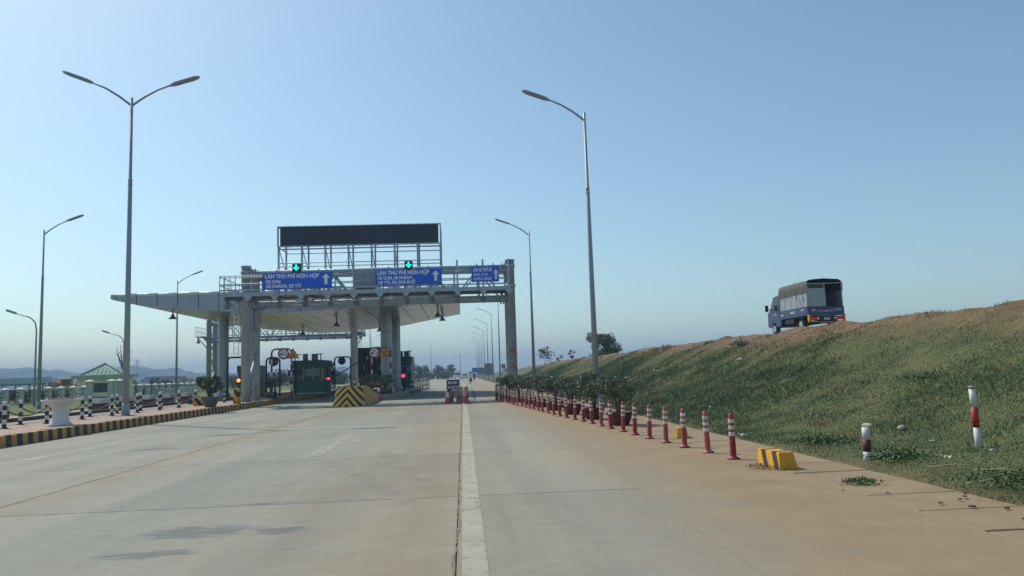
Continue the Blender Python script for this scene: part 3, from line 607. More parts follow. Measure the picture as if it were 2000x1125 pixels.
# ------------------------------------------------------------------ sign gantries
def gantry(name, label, x0, x1, y, ws, front=True, posts=()):
    """box truss on paired columns; ws = side of the walkway (-1 towards the camera)"""
    t = thing(name, label, 'gantry', (0, 0, 0), 0, 'overhead sign gantries')
    ya, yb = (y, y + 2.0)
    zt, zb = 7.55, 5.78
    for X, z0 in ((x0, .28), (x1, .0 if front else .28)):
        for Y in (ya, yb):
            c = MB().lathe([(.255, z0), (.255, 7.88), (.29, 7.88), (.29, 7.94), (.2, 7.96)], (X, Y, 0), 18).build('column', STEEL, t)
            MB().tube((X, Y, z0), (X, Y, z0 + .05), .34, n=18).build('base_flange', STEELD, c)
            for zf in (7.5, 6.35):
                MB().lathe([(.30, 0), (.30, .16)], (X, Y, zf), 16).build('clamp_ring', STEEL, c)
        pz = [1.0, 2.7, 4.4, 5.7]
        for i, q in enumerate(pz):
            MB().tube((X, ya + .2, q), (X, yb - .2, q), .085, n=8).build('cross_tube', STEEL, t)
            if i < 3:
                a, b = ((ya + .2, yb - .2) if i % 2 == 0 else (yb - .2, ya + .2))
                MB().tube((X, a, q + .1), (X, b, pz[i + 1] - .1), .075, n=8).build('diagonal_tube', STEEL, t)
    for Y in (ya, yb):
        for z, r in ((zt, .115), (zb, .115)):
            ch = MB().tube((x0 + .2, Y, z), (x1 - .2, Y, z), r, n=12).build('chord', STEEL, t)
            for X, s in ((x0, 1), (x1, -1)):
                m = MB(); m.tube((X + s * .28, Y, z), (X + s * .36, Y, z), .24, n=14).tube((X + s * .44, Y, z), (X + s * .52, Y, z), .24, n=14)
                m.build('flange', STEEL, ch)
    n = 10; st = (x1 - x0 - .8) / n
    for i in range(n):
        xa = x0 + .4 + st * i; xb = xa + st
        for Y in (ya, yb):
            MB().tube((xa, Y, zb), (xb, Y, zt) if i % 2 == 0 else (xb, Y, zb), .05, n=6) if False else None
            p, q = ((xa, Y, zb), (xb, Y, zt)) if i % 2 == 0 else ((xa, Y, zt), (xb, Y, zb))
            MB().tube(p, q, .05, n=7).build('brace', STEEL, t)
            MB().tube((xa, Y, zb), (xa, Y, zt), .045, n=7).build('brace', STEEL, t)
        for z in (zt, zb):
            MB().tube((xa, ya, z), (xa, yb, z), .045, n=7).build('brace', STEEL, t)
        p, q = ((xa, ya, zt), (xb, yb, zt)) if i % 2 else ((xa, yb, zt), (xb, ya, zt))
        MB().tube(p, q, .04, n=6).build('brace', STEEL, t)
    # walkway in front of the truss, with brackets, fascia rails and hand rails
    w0, w1 = (ya - 1.05, ya - .18) if ws < 0 else (yb + .18, yb + 1.05)
    ye = w0 if ws < 0 else w1
    xL, xR = x0 - (1.15 if front else 1.2), x1 - .05 + (0 if front else 1.0)
    wk = MB().box(xL, xR, w0, w1, 6.18, 6.23).build('walkway', STEELD, t)
    MB().box(xL, xR, ye - .04, ye + .04, 6.10, 6.30).build('edge_beam', STEEL, wk)
    MB().box(xL, xR, ye - .03 - ws * .02, ye + .03 - ws * .02, 6.42, 6.50).build('toe_rail', STEEL, wk)
    yi = w1 if ws < 0 else w0
    MB().box(xL, xR, yi - .05, yi + .05, 5.98, 6.17).build('inner_beam', STEELD, wk)
    k = int((xR - xL) / 1.42)
    for i in range(k + 1):
        X = xL + .1 + (xR - xL - .2) * i / k
        b = MB().box(X - .05, X + .05, w0, w1, 6.02, 6.17)
        b.prism([(X - .22, 6.1), (X + .22, 6.1), (X + .06, 5.86), (X - .06, 5.86)], 'y', ye - .055 if ws < 0 else ye + .03, ye - .03 if ws < 0 else ye + .055)
        b.build('bracket', STEEL, t)
        b = MB(); b.prism([(X - .16, zb - .02), (X + .16, zb - .02), (X + .1, zb - .26), (X - .1, zb - .26)], 'y', ya - .13, ya + .13)
        b.box(X - .055, X + .055, ya - .1, ya + .1, zb, 6.1)
        b.build('hanger', STEELD, t)
        if front and X > x0 + .5: MB().box(X - .05, X + .05, ye - .05, ye + .05, 6.30, 7.85 if X > -1 or i % 2 else 7.2).build('rail_post', STEEL, t)
        elif not front: MB().box(X - .03, X + .03, ye - .03, ye + .03, 6.30, 7.2).build('rail_post', STEEL, t)
    for z in (6.72, 6.95, 7.2) if not front else (6.72, 6.80, 7.16, 7.26):
        MB().tube((xL, ye, z), (xR, ye, z), .028, n=6).build('hand_rail', STEEL, t)
    # end platform with railing
    for (xa, xb) in ((xL, x0 - .3),) if front else ((xL, x0 - .3), (x1 + .3, xR)):
        pl = MB().box(xa, xb, w0 + (1.0 if ws < 0 else -3.0), w1 + (3.0 if ws < 0 else -1.0), 6.17, 6.225).build('platform', STEELD, t)
        yy0, yy1 = (w0, w1 + 2.9) if ws < 0 else (w0 - 2.9, w1)
        xo = xa if xb < (x0 + x1) / 2 else xb
        for z in (6.73, 7.22): MB().tube((xo, yy0, z), (xo, yy1, z), .026, n=6).build('hand_rail', STEEL, pl)
        for j in range(6):
            yq = yy0 + (yy1 - yy0) * j / 5; MB().tube((xo, yq, 6.2), (xo, yq, 7.22), .024, n=6).build('rail_post', STEEL, pl)
        for j in range(4):
            xq = xa + (xb - xa) * j / 3; MB().tube((xq, ye, 6.2), (xq, ye, 7.22), .024, n=6).build('rail_post', STEEL, pl)
        XC = x0 if xb < (x0 + x1) / 2 else x1
        MB().tube((xo, ya, 6.15), (XC + (-.2 if xo < XC else .2), ya, 5.0), .05, n=7).build('knee_brace', STEEL, pl)
        MB().tube((xo, yb, 6.15), (XC + (-.2 if xo < XC else .2), yb, 5.0), .05, n=7).build('knee_brace', STEEL, pl)
    # ladder
    lx = x0 - .62 if front else x1 + .75
    ld = MB()
    for s in (-.13, .13): ld.tube((lx + s, ya + .3, 2.9), (lx + s, ya + .3, 6.2), .022, n=6)
    for j in range(11): ld.tube((lx - .13, ya + .3, 3.0 + .3 * j), (lx + .13, ya + .3, 3.0 + .3 * j), .016, n=5)
    ld.build('ladder', WHITE if front else STEEL, t)
    return t
g1 = gantry('sign_gantry', 'grey tubular gantry carrying the three blue lane signs over the toll lanes', -12.15, 2.85, 44.4, -1)
for z in (1.6, 2.5):   # red chevrons on the right column
    m = MB(); m.add([(2.62, 44.14, z), (2.85, 44.10, z + .2), (3.08, 44.14, z), (3.08, 44.14, z + .08), (2.85, 44.10, z + .28), (2.62, 44.14, z + .08)], [(0, 1, 4, 5), (1, 2, 3, 4)]); m.build('red_chevron', REDT, g1)
# cables, conduit and small cameras on the gantry
m = MB(); m.path([(-11.93, 44.6, .5), (-11.9, 44.7, 1.6), (-11.75, 44.9, 2.3), (-11.95, 45.0, 3.2), (-11.9, 45.2, 5.4)], .07, 7); m.build('conduit', GALV, g1)
for X, Y, Z in ((-9.1, 43.6, 5.75), (-8.4, 43.7, 5.85), (-3.9, 43.6, 5.8)):
    c = MB(); c.box(X - .1, X + .1, Y - .2, Y + .15, Z - .09, Z + .09).box(X - .13, X + .13, Y - .26, Y + .18, Z + .09, Z + .12).tube((X, Y, Z + .1), (X, Y, Z + .4), .025, n=6)
    c.build('traffic_camera', CAMO, g1)
for X in (-9.2, -7.3):
    MB().box(X - .75, X + .75, 43.34, 44.0, 6.06, 6.09).build('timber_plank', pm('plank_%d' % int(-X), (.36, .23, .15), .8), g1)
    m = MB(); m.box(X - .6, X + .6, 43.4, 43.7, 6.5, 6.56).box(X - .6, X - .55, 43.4, 43.7, 6.3, 6.56).box(X + .55, X + .6, 43.4, 43.7, 6.3, 6.56); m.build('equipment_rack', STEEL, g1)
# LED board standing on the truss
t = thing('led_board', 'long dark electronic display board on posts above the gantry', 'display board', (-10.39, 44.3, 7.6))
fw_, z0, z1 = 9.32, 1.38, 2.57
MB().box(.16, fw_ - .16, 0, .28, z0 + .07, z1 - .06).build('display_panel', LEDB, t)
f = MB(); f.box(0, fw_, -.05, .1, z1 - .05, z1).box(0, fw_, -.05, .1, z0, z0 + .06).box(0, .07, -.05, .1, z0 + .06, z1 - .05).box(fw_ - .07, fw_, -.05, .1, z0 + .06, z1 - .05); f.build('frame', STEEL, t)
for X in np.linspace(.06, fw_ - .06, 8):
    MB().box(X - .05, X + .05, .02, .12, .1, z0).build('post', STEEL, t)
    MB().box(X - .045, X + .045, 1.95, 2.05, .1, z1).build('rear_post', STEEL, t)
    MB().tube((X, .1, z0 - .05), (X, 1.95, .15), .03, n=6).build('stay', STEEL, t)
for X in (.06, fw_ - .06):
    for z in (z0, z1 - .04): MB().tube((X, .1, z), (X, 2.0, z), .03, n=6).build('side_rail', STEEL, t)
for z in (.42, .22): MB().tube((.05, -.08, z), (fw_ - .05, -.08, z), .026, n=6).build('lower_rail', STEEL, t)
MB().tube((.05, .07, 1.25), (fw_ - .05, .07, 1.25), .04, n=6).build('lower_rail', STEEL, t)
MB().tube((.05, 2.0, 1.3), (fw_ - .05, 2.0, 1.3), .03, n=6).build('rear_rail', STEEL, t)
for X in np.linspace(.7, fw_ - .7, 9): MB().box(X - .03, X + .03, -.16, -.05, z0 - .06, z0 + .02).build('lug', STEEL, t)
# blue signs
def arrow_up(parent, x, z, h, w):
    MB().prism([(x - w * .28, z), (x + w * .28, z), (x + w * .28, z + h * .62), (x + w * .75, z + h * .62), (x, z + h), (x - w * .75, z + h * .62), (x - w * .28, z + h * .62)], 'y', -.036, -.03).build('arrow', WHITE, parent)
def blue_sign(x0, x1, z0, z1, label, lines, arrow):
    t = thing('lane_sign', label, 'road sign', (x0 * .9605, 43.22, 1.45 + (z0 - 1.45) * .9605), 0, 'blue lane signs on the gantry'); t.scale = (.9605, 1, .9605)
    w, h = x1 - x0, z1 - z0
    MB().bbox(0, w, -.03, .03, 0, h, .008).build('panel', BLUE, t)
    for X in (w * .2, w * .8): MB().box(X - .04, X + .04, .031, .09, -.3, h + .18).build('bracket', STEEL, t)
    for (txt, x, z, tw, th) in lines: lettering(txt, x, -.032, z, tw, th, WHITE, t)
    arrow_up(t, *arrow); return t
blue_sign(-11.38, -7.44, 6.66, 7.60, 'wide blue lane sign at the left end, XE CON and XE KHÁCH lines', [('LÀN THU PHÍ HỖN HỢP', .14, .62, 3.08, .235), ('XE CON', .16, .335, .85, .185), ('XE KHÁCH, XE TẢI', .18, .07, 2.0, .185)], (3.6, .2, .62, .32))
blue_sign(-4.96, -1.10, 6.70, 7.62, 'wide blue lane sign beside the grey cabinet, XE QUÁ KHỔ line', [('LÀN THU PHÍ HỖN HỢP', .12, .62, 3.02, .235), ('XE CON, XE KHÁCH', .14, .345, 1.98, .18), ('XE TẢI, XE QUÁ KHỔ', .16, .085, 2.14, .18)], (3.5, .2, .6, .3))
blue_sign(.63, 2.24, 6.76, 7.68, 'small blue sign at the right end, LÀN XE THÔ SƠ', [('LÀN XE THÔ SƠ', .1, .62, 1.1, .21), ('XE MÁY ,  XE ĐẠP', .11, .36, .84, .15), ('XE THÔ SƠ , XE KHÁC', .11, .11, 1.06, .15)], (1.43, .14, .6, .2))
# grey control cabinet on the walkway
t = thing('control_cabinet', 'grey metal control cabinet between the two wide blue signs', 'cabinet', (-5.92, 43.5, 6.43))
MB().bbox(0, .55, 0, .5, 0, .96, .01).build('door', pm('cabinet_grey', (.36, .39, .38), .5, .1), t)
MB().bbox(.56, 1.1, 0, .5, 0, .96, .01).build('door', MATS['cabinet_grey'], t)
MB().box(.62, .82, -.02, 0, .32, .52).build('latch_plate', BOOTHW, t); MB().box(.05, 1.05, .05, .45, -.3, 0).build('plinth', STEELD, t)
# green lane arrows
for x, l in ((-9.48, 'small black lane signal with green arrow above the left wide blue sign'), (-3.02, 'small black lane signal with green arrow above the middle blue sign')):
    t = thing('lane_signal', l, 'lane signal', (x * .959, 43.15, 7.37), 0, 'green arrow lane signals')
    MB().bbox(-.22, .22, 0, .2, 0, .46, .015).build('housing', BLACKM, t)
    MB().prism([(-.045, .41), (-.045, .22), (-.125, .29), (-.165, .235), (0, .07), (.165, .235), (.125, .29), (.045, .22), (.045, .41)], 'y', -.02, -.004).build('green_arrow', GREENL, t)
    MB().box(-.03, .03, .06, .12, -.5, 0).build('stem', STEEL, t)
gantry('rear_gantry', 'grey tubular gantry standing behind the canopy over the opposite lanes', -26.5, -11.6, 83, 1, False)

# ------------------------------------------------------------------ toll canopy
can = thing('toll_canopy', 'wing-shaped grey metal toll canopy with striped soffit', 'canopy')
FX = [-22.95, -22.6, -22, -18.84, -14.4, -11, -7.75, -5.5, -.15]; FZ = [7.16, 6.98, 6.77, 6.39, 5.95, 5.92, 6.06, 6.13, 6.33]
BX = [-22.95, -22.4, -20, -15, -10.6, -5.7, -2.3, -.15]; BY = [72, 75, 77, 76.5, 76, 73.6, 67.2, 63.6]
zf = lambda x: float(np.interp(x, FX, FZ)); yb_ = lambda x: float(np.interp(x, BX, BY)); FY = 52.0; TOP = 7.40
stn = list(np.linspace(-22.6, -.15, 18))
vs, fs = [], []; NB = 7
allx = [-22.95] + stn
for x in allx:
    for j in range(NB): vs.append((x, FY + .05 + (yb_(x) - FY - .1) * j / (NB - 1), zf(x) + .05))
for x in allx:
    for j in range(NB): vs.append((x, FY + .05 + (yb_(x) - FY - .1) * j / (NB - 1), TOP - .03))
na = len(allx)
def vi(i, j, k): return k * na * NB + i * NB + j
for i in range(na - 1):
    for j in range(NB - 1):
        fs += [(vi(i, j, 0), vi(i, j + 1, 0), vi(i + 1, j + 1, 0), vi(i + 1, j, 0)), (vi(i, j, 1), vi(i + 1, j, 1), vi(i + 1, j + 1, 1), vi(i, j + 1, 1))]
    fs += [(vi(i, 0, 0), vi(i + 1, 0, 0), vi(i + 1, 0, 1), vi(i, 0, 1)), (vi(i, NB - 1, 0), vi(i, NB - 1, 1), vi(i + 1, NB - 1, 1), vi(i + 1, NB - 1, 0))]
for i in (0, na - 1):
    for j in range(NB - 1): fs.append((vi(i, j, 0), vi(i, j, 1), vi(i, j + 1, 1), vi(i, j + 1, 0)))
MB().add(vs, fs).build('roof_core', SHADOWGAP, can)
gp = .022
for i in range(len(stn) - 1):
    xa, xb = stn[i] + gp, stn[i + 1] - gp
    MB().add([(xa, FY, zf(xa)), (xb, FY, zf(xb)), (xb, FY, TOP - .14), (xa, FY, TOP - .14), (xa, FY + .04, zf(xa)), (xb, FY + .04, zf(xb)), (xb, FY + .04, TOP - .14), (xa, FY + .04, TOP - .14)],
             [(0, 1, 2, 3), (7, 6, 5, 4), (0, 4, 5, 1), (1, 5, 6, 2), (2, 6, 7, 3), (3, 7, 4, 0)]).build('fascia_panel', ALU, can)
    MB().tube((xa, FY + .1, TOP - .1), (xb, FY + .1, TOP - .1), .13, n=12).build('bullnose_cap', ALUTOP, can)
    nj = 6
    for j in range(nj):
        def pt(x, t): return (x, FY + .01 + (yb_(x) - FY - .01) * t, zf(x))
        ta, tb = j / nj + .001, (j + 1) / nj - .001
        a, b, c, d = pt(xa, ta), pt(xb, ta), pt(xb, tb), pt(xa, tb)
        up_ = lambda p: (p[0], p[1], p[2] + .03)
        MB().add([a, b, c, d, up_(a), up_(b), up_(c), up_(d)], [(3, 2, 1, 0), (4, 5, 6, 7), (0, 1, 5, 4), (1, 2, 6, 5), (2, 3, 7, 6), (3, 0, 4, 7)]).build('soffit_panel', SOFF, can)
    MB().add([(xa, yb_(xa) - .06, zf(xa)), (xb, yb_(xb) - .06, zf(xb)), (xb, yb_(xb) - .06, TOP), (xa, yb_(xa) - .06, TOP), (xa, yb_(xa), zf(xa)), (xb, yb_(xb), zf(xb)), (xb, yb_(xb), TOP), (xa, yb_(xa), TOP)],
             [(0, 1, 2, 3), (7, 6, 5, 4), (0, 4, 5, 1), (1, 5, 6, 2), (2, 6, 7, 3), (3, 7, 4, 0)]).build('rear_fascia_panel', ALU, can)
# right end cap and rounded left tip
MB().box(-.19, -.13, FY, 63.6, 6.30, TOP - .02).build('end_fascia', ALU, can)
m = MB(); pts = []
for q in range(9):
    a = math.pi * (q / 8); pts.append((-22.62 - .34 * math.sin(a), 7.02 + .17 - .19 * math.cos(a) * -1))
m.prism([(p[0], p[1]) for p in pts], 'y', FY, 75.0); m.build('rounded_tip', ALU, can)
MB().box(-22.6, -.2, FY + .3, 60, TOP - .02, TOP).build('roof_deck', ALUTOP, can)
def canopy_column(x, y, r, zt):
    c = MB().lathe([(r, .3), (r, zt)], (x, y, 0), 20).build('column_core', SHADOWGAP, can)
    n = int((zt - .3) / 1.42); hh = (zt - .3) / n
    for k in range(n):
        for a0 in range(0, 360, 90):
            vs, fs = [], []; seg = 6
            for j in range(seg + 1):
                a = R(a0 + 1.2 + (87.6) * j / seg)
                for z in (.3 + k * hh + .012, .3 + (k + 1) * hh - .012): vs.append((x + (r + .014) * math.cos(a), y + (r + .014) * math.sin(a), z))
            for j in range(seg): fs.append((2 * j, 2 * j + 2, 2 * j + 3, 2 * j + 1))
            MB().add(vs, fs, 0, True).build('cladding_panel', ALUCOL, c)
    MB().tube((x, y, .29), (x, y, .5), r + .14, n=20).tube((x, y, .5), (x, y, .7), r + .14, r + .02, 20).build('plinth', ALUCOL, c)
for x, y, r in ((-18.1, 60, .38), (-5.55, 57, .40), (-5.62, 66, .36), (-18.1, 69, .38)): canopy_column(x, y, r, zf(x) + .02)
def bell_light(x, y, label):
    z = zf(x)
    t = thing('bell_light', label, 'canopy light', (x, y, z), 0, 'bell-shaped lights under the canopy')
    MB().tube((0, 0, -.22), (0, 0, .0), .04, n=8).build('stem', BLACKM, t)
    MB().lathe([(.07, -.22), (.1, -.34), (.17, -.45), (.28, -.55), (.28, -.58)], (0, 0, 0), 16).build('shade', STEELD, t)
for (x, y, l) in ((-20.4, 56, 'bell-shaped light under the thin left tip of the canopy'), (-1.75, 57, 'bell light under the canopy near its right end, nearer one'), (-1.55, 61.5, 'bell light at the back of the canopy right end, farther one'),
                  (-9.6, 60, 'bell light under the canopy above the green booth'), (-7.4, 70, 'bell light low at the back of the soffit by the ladder gantry'), (-18.9, 72, 'bell light beside the left clad canopy column'), (-14.2, 70, 'bell light behind the front gantry columns')):
    bell_light(x, y, l)

# ------------------------------------------------------------------ nose, booths, lane equipment
t = tag(link('crash_nose', None, None, (-5.88, 39.5, 0)), 'yellow and black chevron crash nose at the head of the toll island', 'crash barrier')
def nose_ring(z, hw, yf, yend):
    pts = []
    for j in range(17):
        a = math.pi * (1 - j / 16); pts.append((hw * math.copysign(abs(math.cos(a)) ** .55, math.cos(a)), yf + .95 - .95 * abs(math.sin(a)) ** .8))
    return [(-hw, yend)] + pts + [(hw, yend)]
vs, fs = [], []; rings = [nose_ring(0, .79, 0, 8.2), nose_ring(.32, .77, .2, 8.2), nose_ring(.62, .74, .42, 5.6), nose_ring(.92, .70, .7, 3.3), nose_ring(1.0, .65, .8, 3.0)]
zz = [0, .32, .62, .94, 1.0]; nr = len(rings[0])
for r_, z in zip(rings, zz): vs += [(p[0], p[1], z) for p in r_]
for i in range(4):
    for j in range(nr - 1): fs.append((i * nr + j, i * nr + j + 1, (i + 1) * nr + j + 1, (i + 1) * nr + j))
for i in range(4): fs.append((i * nr + nr - 1, i * nr, (i + 1) * nr, (i + 1) * nr + nr - 1))
fs.append(tuple(4 * nr + j for j in range(nr)))
MB().add(vs, fs).build('barrier_wall', CHEV, t)
MB().lathe([(.05, 0, 0), (.05, .18, 1), (.05, .3, 0), (.05, .42, 0), (.02, .45, 0)], (.2, 1.5, 1.0), 10, 0).build('marker_post', [REDP, WBAND], t)

def booth(label, x, y, w, d, h, rz=0, clutter=True):
    t = thing('toll_booth', label, 'toll booth', (x, y, .3), rz, 'toll booths')
    MB().bbox(-w / 2, w / 2, 0, d, 0, h * .40, .02).build('lower_wall', BOOTHG, t)
    MB().bbox(-w / 2 + .03, w / 2 - .03, .03, d - .03, h * .40, h * .78, .02).build('window_band', GLASS, t)
    for X in (-w / 2, -w / 6, w / 6, w / 2 - .09): MB().box(X, X + .09, -.015, .03, h * .40, h * .78).build('mullion', BOOTHW, t)
    for Y in (.0, d * .33, d * .66, d - .1):
        MB().box(w / 2 - .02, w / 2 + .02, Y, Y + .1, h * .40, h * .78).build('mullion', BOOTHW, t); MB().box(-w / 2 - .02, -w / 2 + .02, Y, Y + .1, h * .40, h * .78).build('mullion', BOOTHW, t)
    MB().box(-w * .08, w * .42, -.03, -.016, h * .52, h * .74).build('notice_board', GLASSL, t)
    MB().bbox(-w / 2 - .06, w / 2 + .06, -.06, d + .06, h * .78, h, .03).build('roof_band', BOOTHG, t)
    MB().box(-w / 2 - .02, w / 2 + .02, -.02, d + .02, -.02, .1).build('plinth', BOOTHW, t)
    if clutter:
        for X, ww, hh in ((-w * .12, .32, .52), (w * .2, .42, .5)):
            MB().bbox(X - ww / 2, X + ww / 2, .3, .8, h, h + hh, .03).build('air_conditioner', STEELD, t)
        for X in (-w * .45, w * .42):
            m = MB(); m.path([(X, .3, h), (X, .3, h + .45), (X + .15, .3, h + .48), (X + .5 * (1 if X < 0 else -1), .3, h + .45)], .04, 7); m.build('roof_frame', BLACKM, t)
    return t
booth('green and grey toll booth with roof units beside the left lane', -12.2, 62, 2.3, 4.2, 2.62)
booth('narrow toll booth half hidden behind the right canopy columns', -5.35, 69.5, 1.5, 3.5, 2.85)
booth('pale booth with green roof band behind the left gantry column', -17.4, 64, 1.5, 3, 2.4, 0, False)
def portal(label, xa, xb, y, z, striped=True, group=None):
    """arched pipe portal; the striped kind carries signs, the black kind is for cameras"""
    t = thing('pipe_portal', label, 'portal frame', (xa, y, .3), 0, group)
    w = xb - xa; n = 7
    for X in (0, w):
        hh = (z - .45) / n
        if striped:
            for i in range(n): MB().tube((X, 0, hh * i), (X, 0, hh * (i + 1)), .07, n=10).build('post_band', REDW if i % 2 == 0 else BWWHT, t)
        else: MB().tube((X, 0, 0), (X, 0, z - .45), .06, n=10).build('post', BLACKM, t)
    MB().path([(0, 0, z - .45), (.05, 0, z - .3), (.2, 0, z - .2), (w - .2, 0, z - .2), (w - .05, 0, z - .3), (w, 0, z - .45)], .065, 8).build('top_bar', GALV if striped else BLACKM, t)
    return t
def round_sign(x, y, z, label):
    t = thing('weight_limit_sign', label, 'road sign', (x, y, z), 0, 'round weight station signs')
    MB().disc((0, 0, 0), .39, .03, 28).build('red_rim', REDT, t); MB().disc((0, -.006, 0), .29, .005, 28).build('white_face', WHITE, t)
    m = MB(); m.box(-.22, -.1, -.012, -.007, -.1, .02).box(-.1, -.04, -.012, -.007, -.1, -.03).prism([(.1, -.1), (.22, -.1), (.22, .03)], 'y', -.012, -.007); m.build('vehicle_symbols', BLACKM, t)
    lettering('3m', -.07, -.012, .07, .14, .09, BLACKM, t)
def tri_sign(x, y, z, label):
    t = thing('warning_sign', label, 'road sign', (x, y, z), 0, 'triangular warning signs')
    def tri(s): return [(-s, -s * .577), (s, -s * .577), (0, s * 1.155)]
    MB().prism(tri(.42), 'y', 0, .03).build('red_rim', REDT, t); MB().prism(tri(.335), 'y', -.006, -.001).build('yellow_face', TRI, t)
    m = MB(); m.box(-.16, .16, -.012, -.008, -.12, -.05); m.disc((0, -.012, .07), .06, .004, 12); m.build('symbol', BROWNRED, t)
portal('red and white striped pipe portal on the left island', -13.05, -11.72, 54, 3.45, group='striped pipe portals')
round_sign(-12.22, 53.88, 3.22, 'round red-rimmed sign on the left striped portal'); tri_sign(-11.58, 53.86, 3.12, 'yellow triangular warning sign on the left striped portal')
portal('red and white striped pipe portal in front of the clad columns', -6.3, -5.0, 54.2, 3.35, group='striped pipe portals')
round_sign(-6.1, 54.08, 3.12, 'round red-rimmed sign before the clad canopy columns'); tri_sign(-5.42, 54.06, 3.05, 'yellow triangular warning sign before the clad canopy columns')
portal('black pipe frame left of the front gantry column', -17.2, -15.9, 58, 3.1, False, 'black pipe frames'); portal('black pipe frame just right of the front gantry columns', -14.15, -13.2, 57, 2.95, False, 'black pipe frames')
portal('black pipe frame behind the green booth roof', -11.4, -10.0, 70, 3.2, False, 'black pipe frames')
for x, y, z, l in ((-13.6, 56.85, 2.78, 'dark back of a round sign beside the gantry columns'), (-10.75, 69.85, 2.95, 'dark back of a round sign right of the green booth')):
    t = thing('round_sign_back', l, 'road sign', (x, y, z), 0, 'round signs seen from behind')
    MB().disc((0, 0, 0), .34, .025, 26).build('plate', NAVY, t); MB().box(-.36, .36, -.03, -.002, -.02, .03).build('rail', GALV, t)
def signal(x, y, z, mat, label, board=True):
    t = thing('traffic_signal', label, 'signal light', (x, y, .3), 0, 'lane signal lights')
    MB().tube((0, .1, 0), (0, .1, z), .05, n=8).build('post', BLACKM, t)
    MB().bbox(-.19, .19, 0, .2, z - .42, z + .0, .02).build('housing', BLACKM, t)
    MB().disc((0, -.02, z - .2), .135, .02, 18).build('lamp', mat, t)
    if board:
        MB().bbox(-.22, .75 if x < -10 else .28, .05, .2, z + .06, z + .38, .02).build('message_board', NAVY, t)
    return t
signal(-11.0, 64.5, 1.28, REDL, 'red signal light at the corner of the green booth', False)
MB_ = signal(-4.75, 62, 1.35, REDL, 'red signal light on the right beside the clad columns', False)
signal(-16.25, 57.5, 1.42, AMBL, 'amber signal light left of the front gantry column', False)
def message_board(x, y, z, w, h, label):
    t = thing('message_board', label, 'display board', (x, y, .3), 0, 'small dark message boards')
    MB().bbox(-w / 2, w / 2, 0, .15, z - .3, z - .3 + h, .02).build('panel', NAVY, t); MB().tube((0, .2, 0), (0, .2, z + .6), .05, n=8).build('post', BLACKM, t)
    MB().lathe([(.02, -.12), (.1, -.1), (.11, .08), (.04, .14)], (-.25 if w > 1 else .1, .1, z + .62), 10).build('camera', BLACKM, t)
    MB().tube((0, .2, z + .55), (-.25 if w > 1 else .1, .1, z + .55), .025, n=6).build('camera_arm', BLACKM, t)
message_board(-12.0, 56.5, 1.75, 1.05, .38, 'wide dark message board beside the striped post at the booth'); message_board(-10.85, 65.5, 1.72, .4, .36, 'small dark message board above the red light by the booth')
message_board(-4.7, 62.6, 1.75, .42, .42, 'small dark message board above the right red light'); message_board(-16.9, 61, 1.5, .42, .42, 'small dark board beside the left clad column')
# boom barrier
t = thing('boom_barrier', 'dark raised boom barrier across the left toll lane', 'boom barrier', (-11.0, 64, .3))
MB().bbox(-.17, .17, -.17, .17, 0, 1.05, .03).build('drive_cabinet', STEELD, t)
MB().tube((.1, -.15, .95), (2.75, -.15, 2.55), .05, .035, 8).build('boom', BLACKM, t)
t = thing('short_post', 'short black post standing on the left island kerb', 'post', (-11.75, 49.5, .296))
MB().tube((0, 0, .02), (0, 0, 1.05), .06, n=10).build('shaft', BLACKM, t); MB().lathe([(.17, 0), (.17, .04), (.07, .1)], (0, 0, 0), 12).build('foot', BLACKM, t)
# container lorry waiting in the left lane
t = thing('container_truck', 'dark maroon container lorry seen from behind in the left toll lane', 'truck', (-7.75, 67, 0))
MB().box(-1.2, 1.2, .05, 12, 1.35, 3.95).build('container', CONTM, t)
for s in (-1, 1):
    d_ = MB().box(min(s * .02, s * 1.17), max(s * .02, s * 1.17), -.0, .045, 1.42, 3.88).build('container_door', CONTM, t)
    for q in (.42, .88): MB().tube((s * q, -.03, 1.42), (s * q, -.03, 3.88), .022, n=6).build('lock_rod', GALV, d_)
    MB().box(min(s * .3, s * .52), max(s * .3, s * .52), -.012, -.002, 2.95, 3.25).build('marking', BOOTHW, d_)
    MB().box(min(s * .62, s * .75), max(s * .62, s * .75), -.012, -.002, 2.0, 2.5).build('marking', BOOTHW, d_)
for s in (-1, 1):
    for y in (1.2, 2.5): MB().tube((s * .75, y, .5), (s * 1.22, y, .5), .5, n=18).build('wheel', RUBBER, t)
MB().box(-1.15, 1.15, .1, 12, 1.0, 1.34).build('chassis', STEELD, t); MB().box(-1.2, 1.2, 0, .15, .5, .75).build('rear_bumper', REDT, t)
MB().bbox(-1.2, 1.2, 12.4, 14.3, .5, 3.4, .1).build('cab', CARW, t)
# striped guard railing beyond the island
t = thing('guard_railing', 'black and white striped railing beyond the right canopy columns', 'railing', (-4.3, 63.5, 0))
for k in range(13):
    for j in range(5): MB().tube((.07 * k, 1.25 * k, .2 * j), (.07 * k, 1.25 * k, .2 * j + .2), .05, n=8).build('post_band', BWBLK if j % 2 == 0 else BWWHT, t)
for z in (.35, .8): MB().tube((0, 0, z), (.84, 15, z), .035, n=6).build('rail', BWWHT, t)

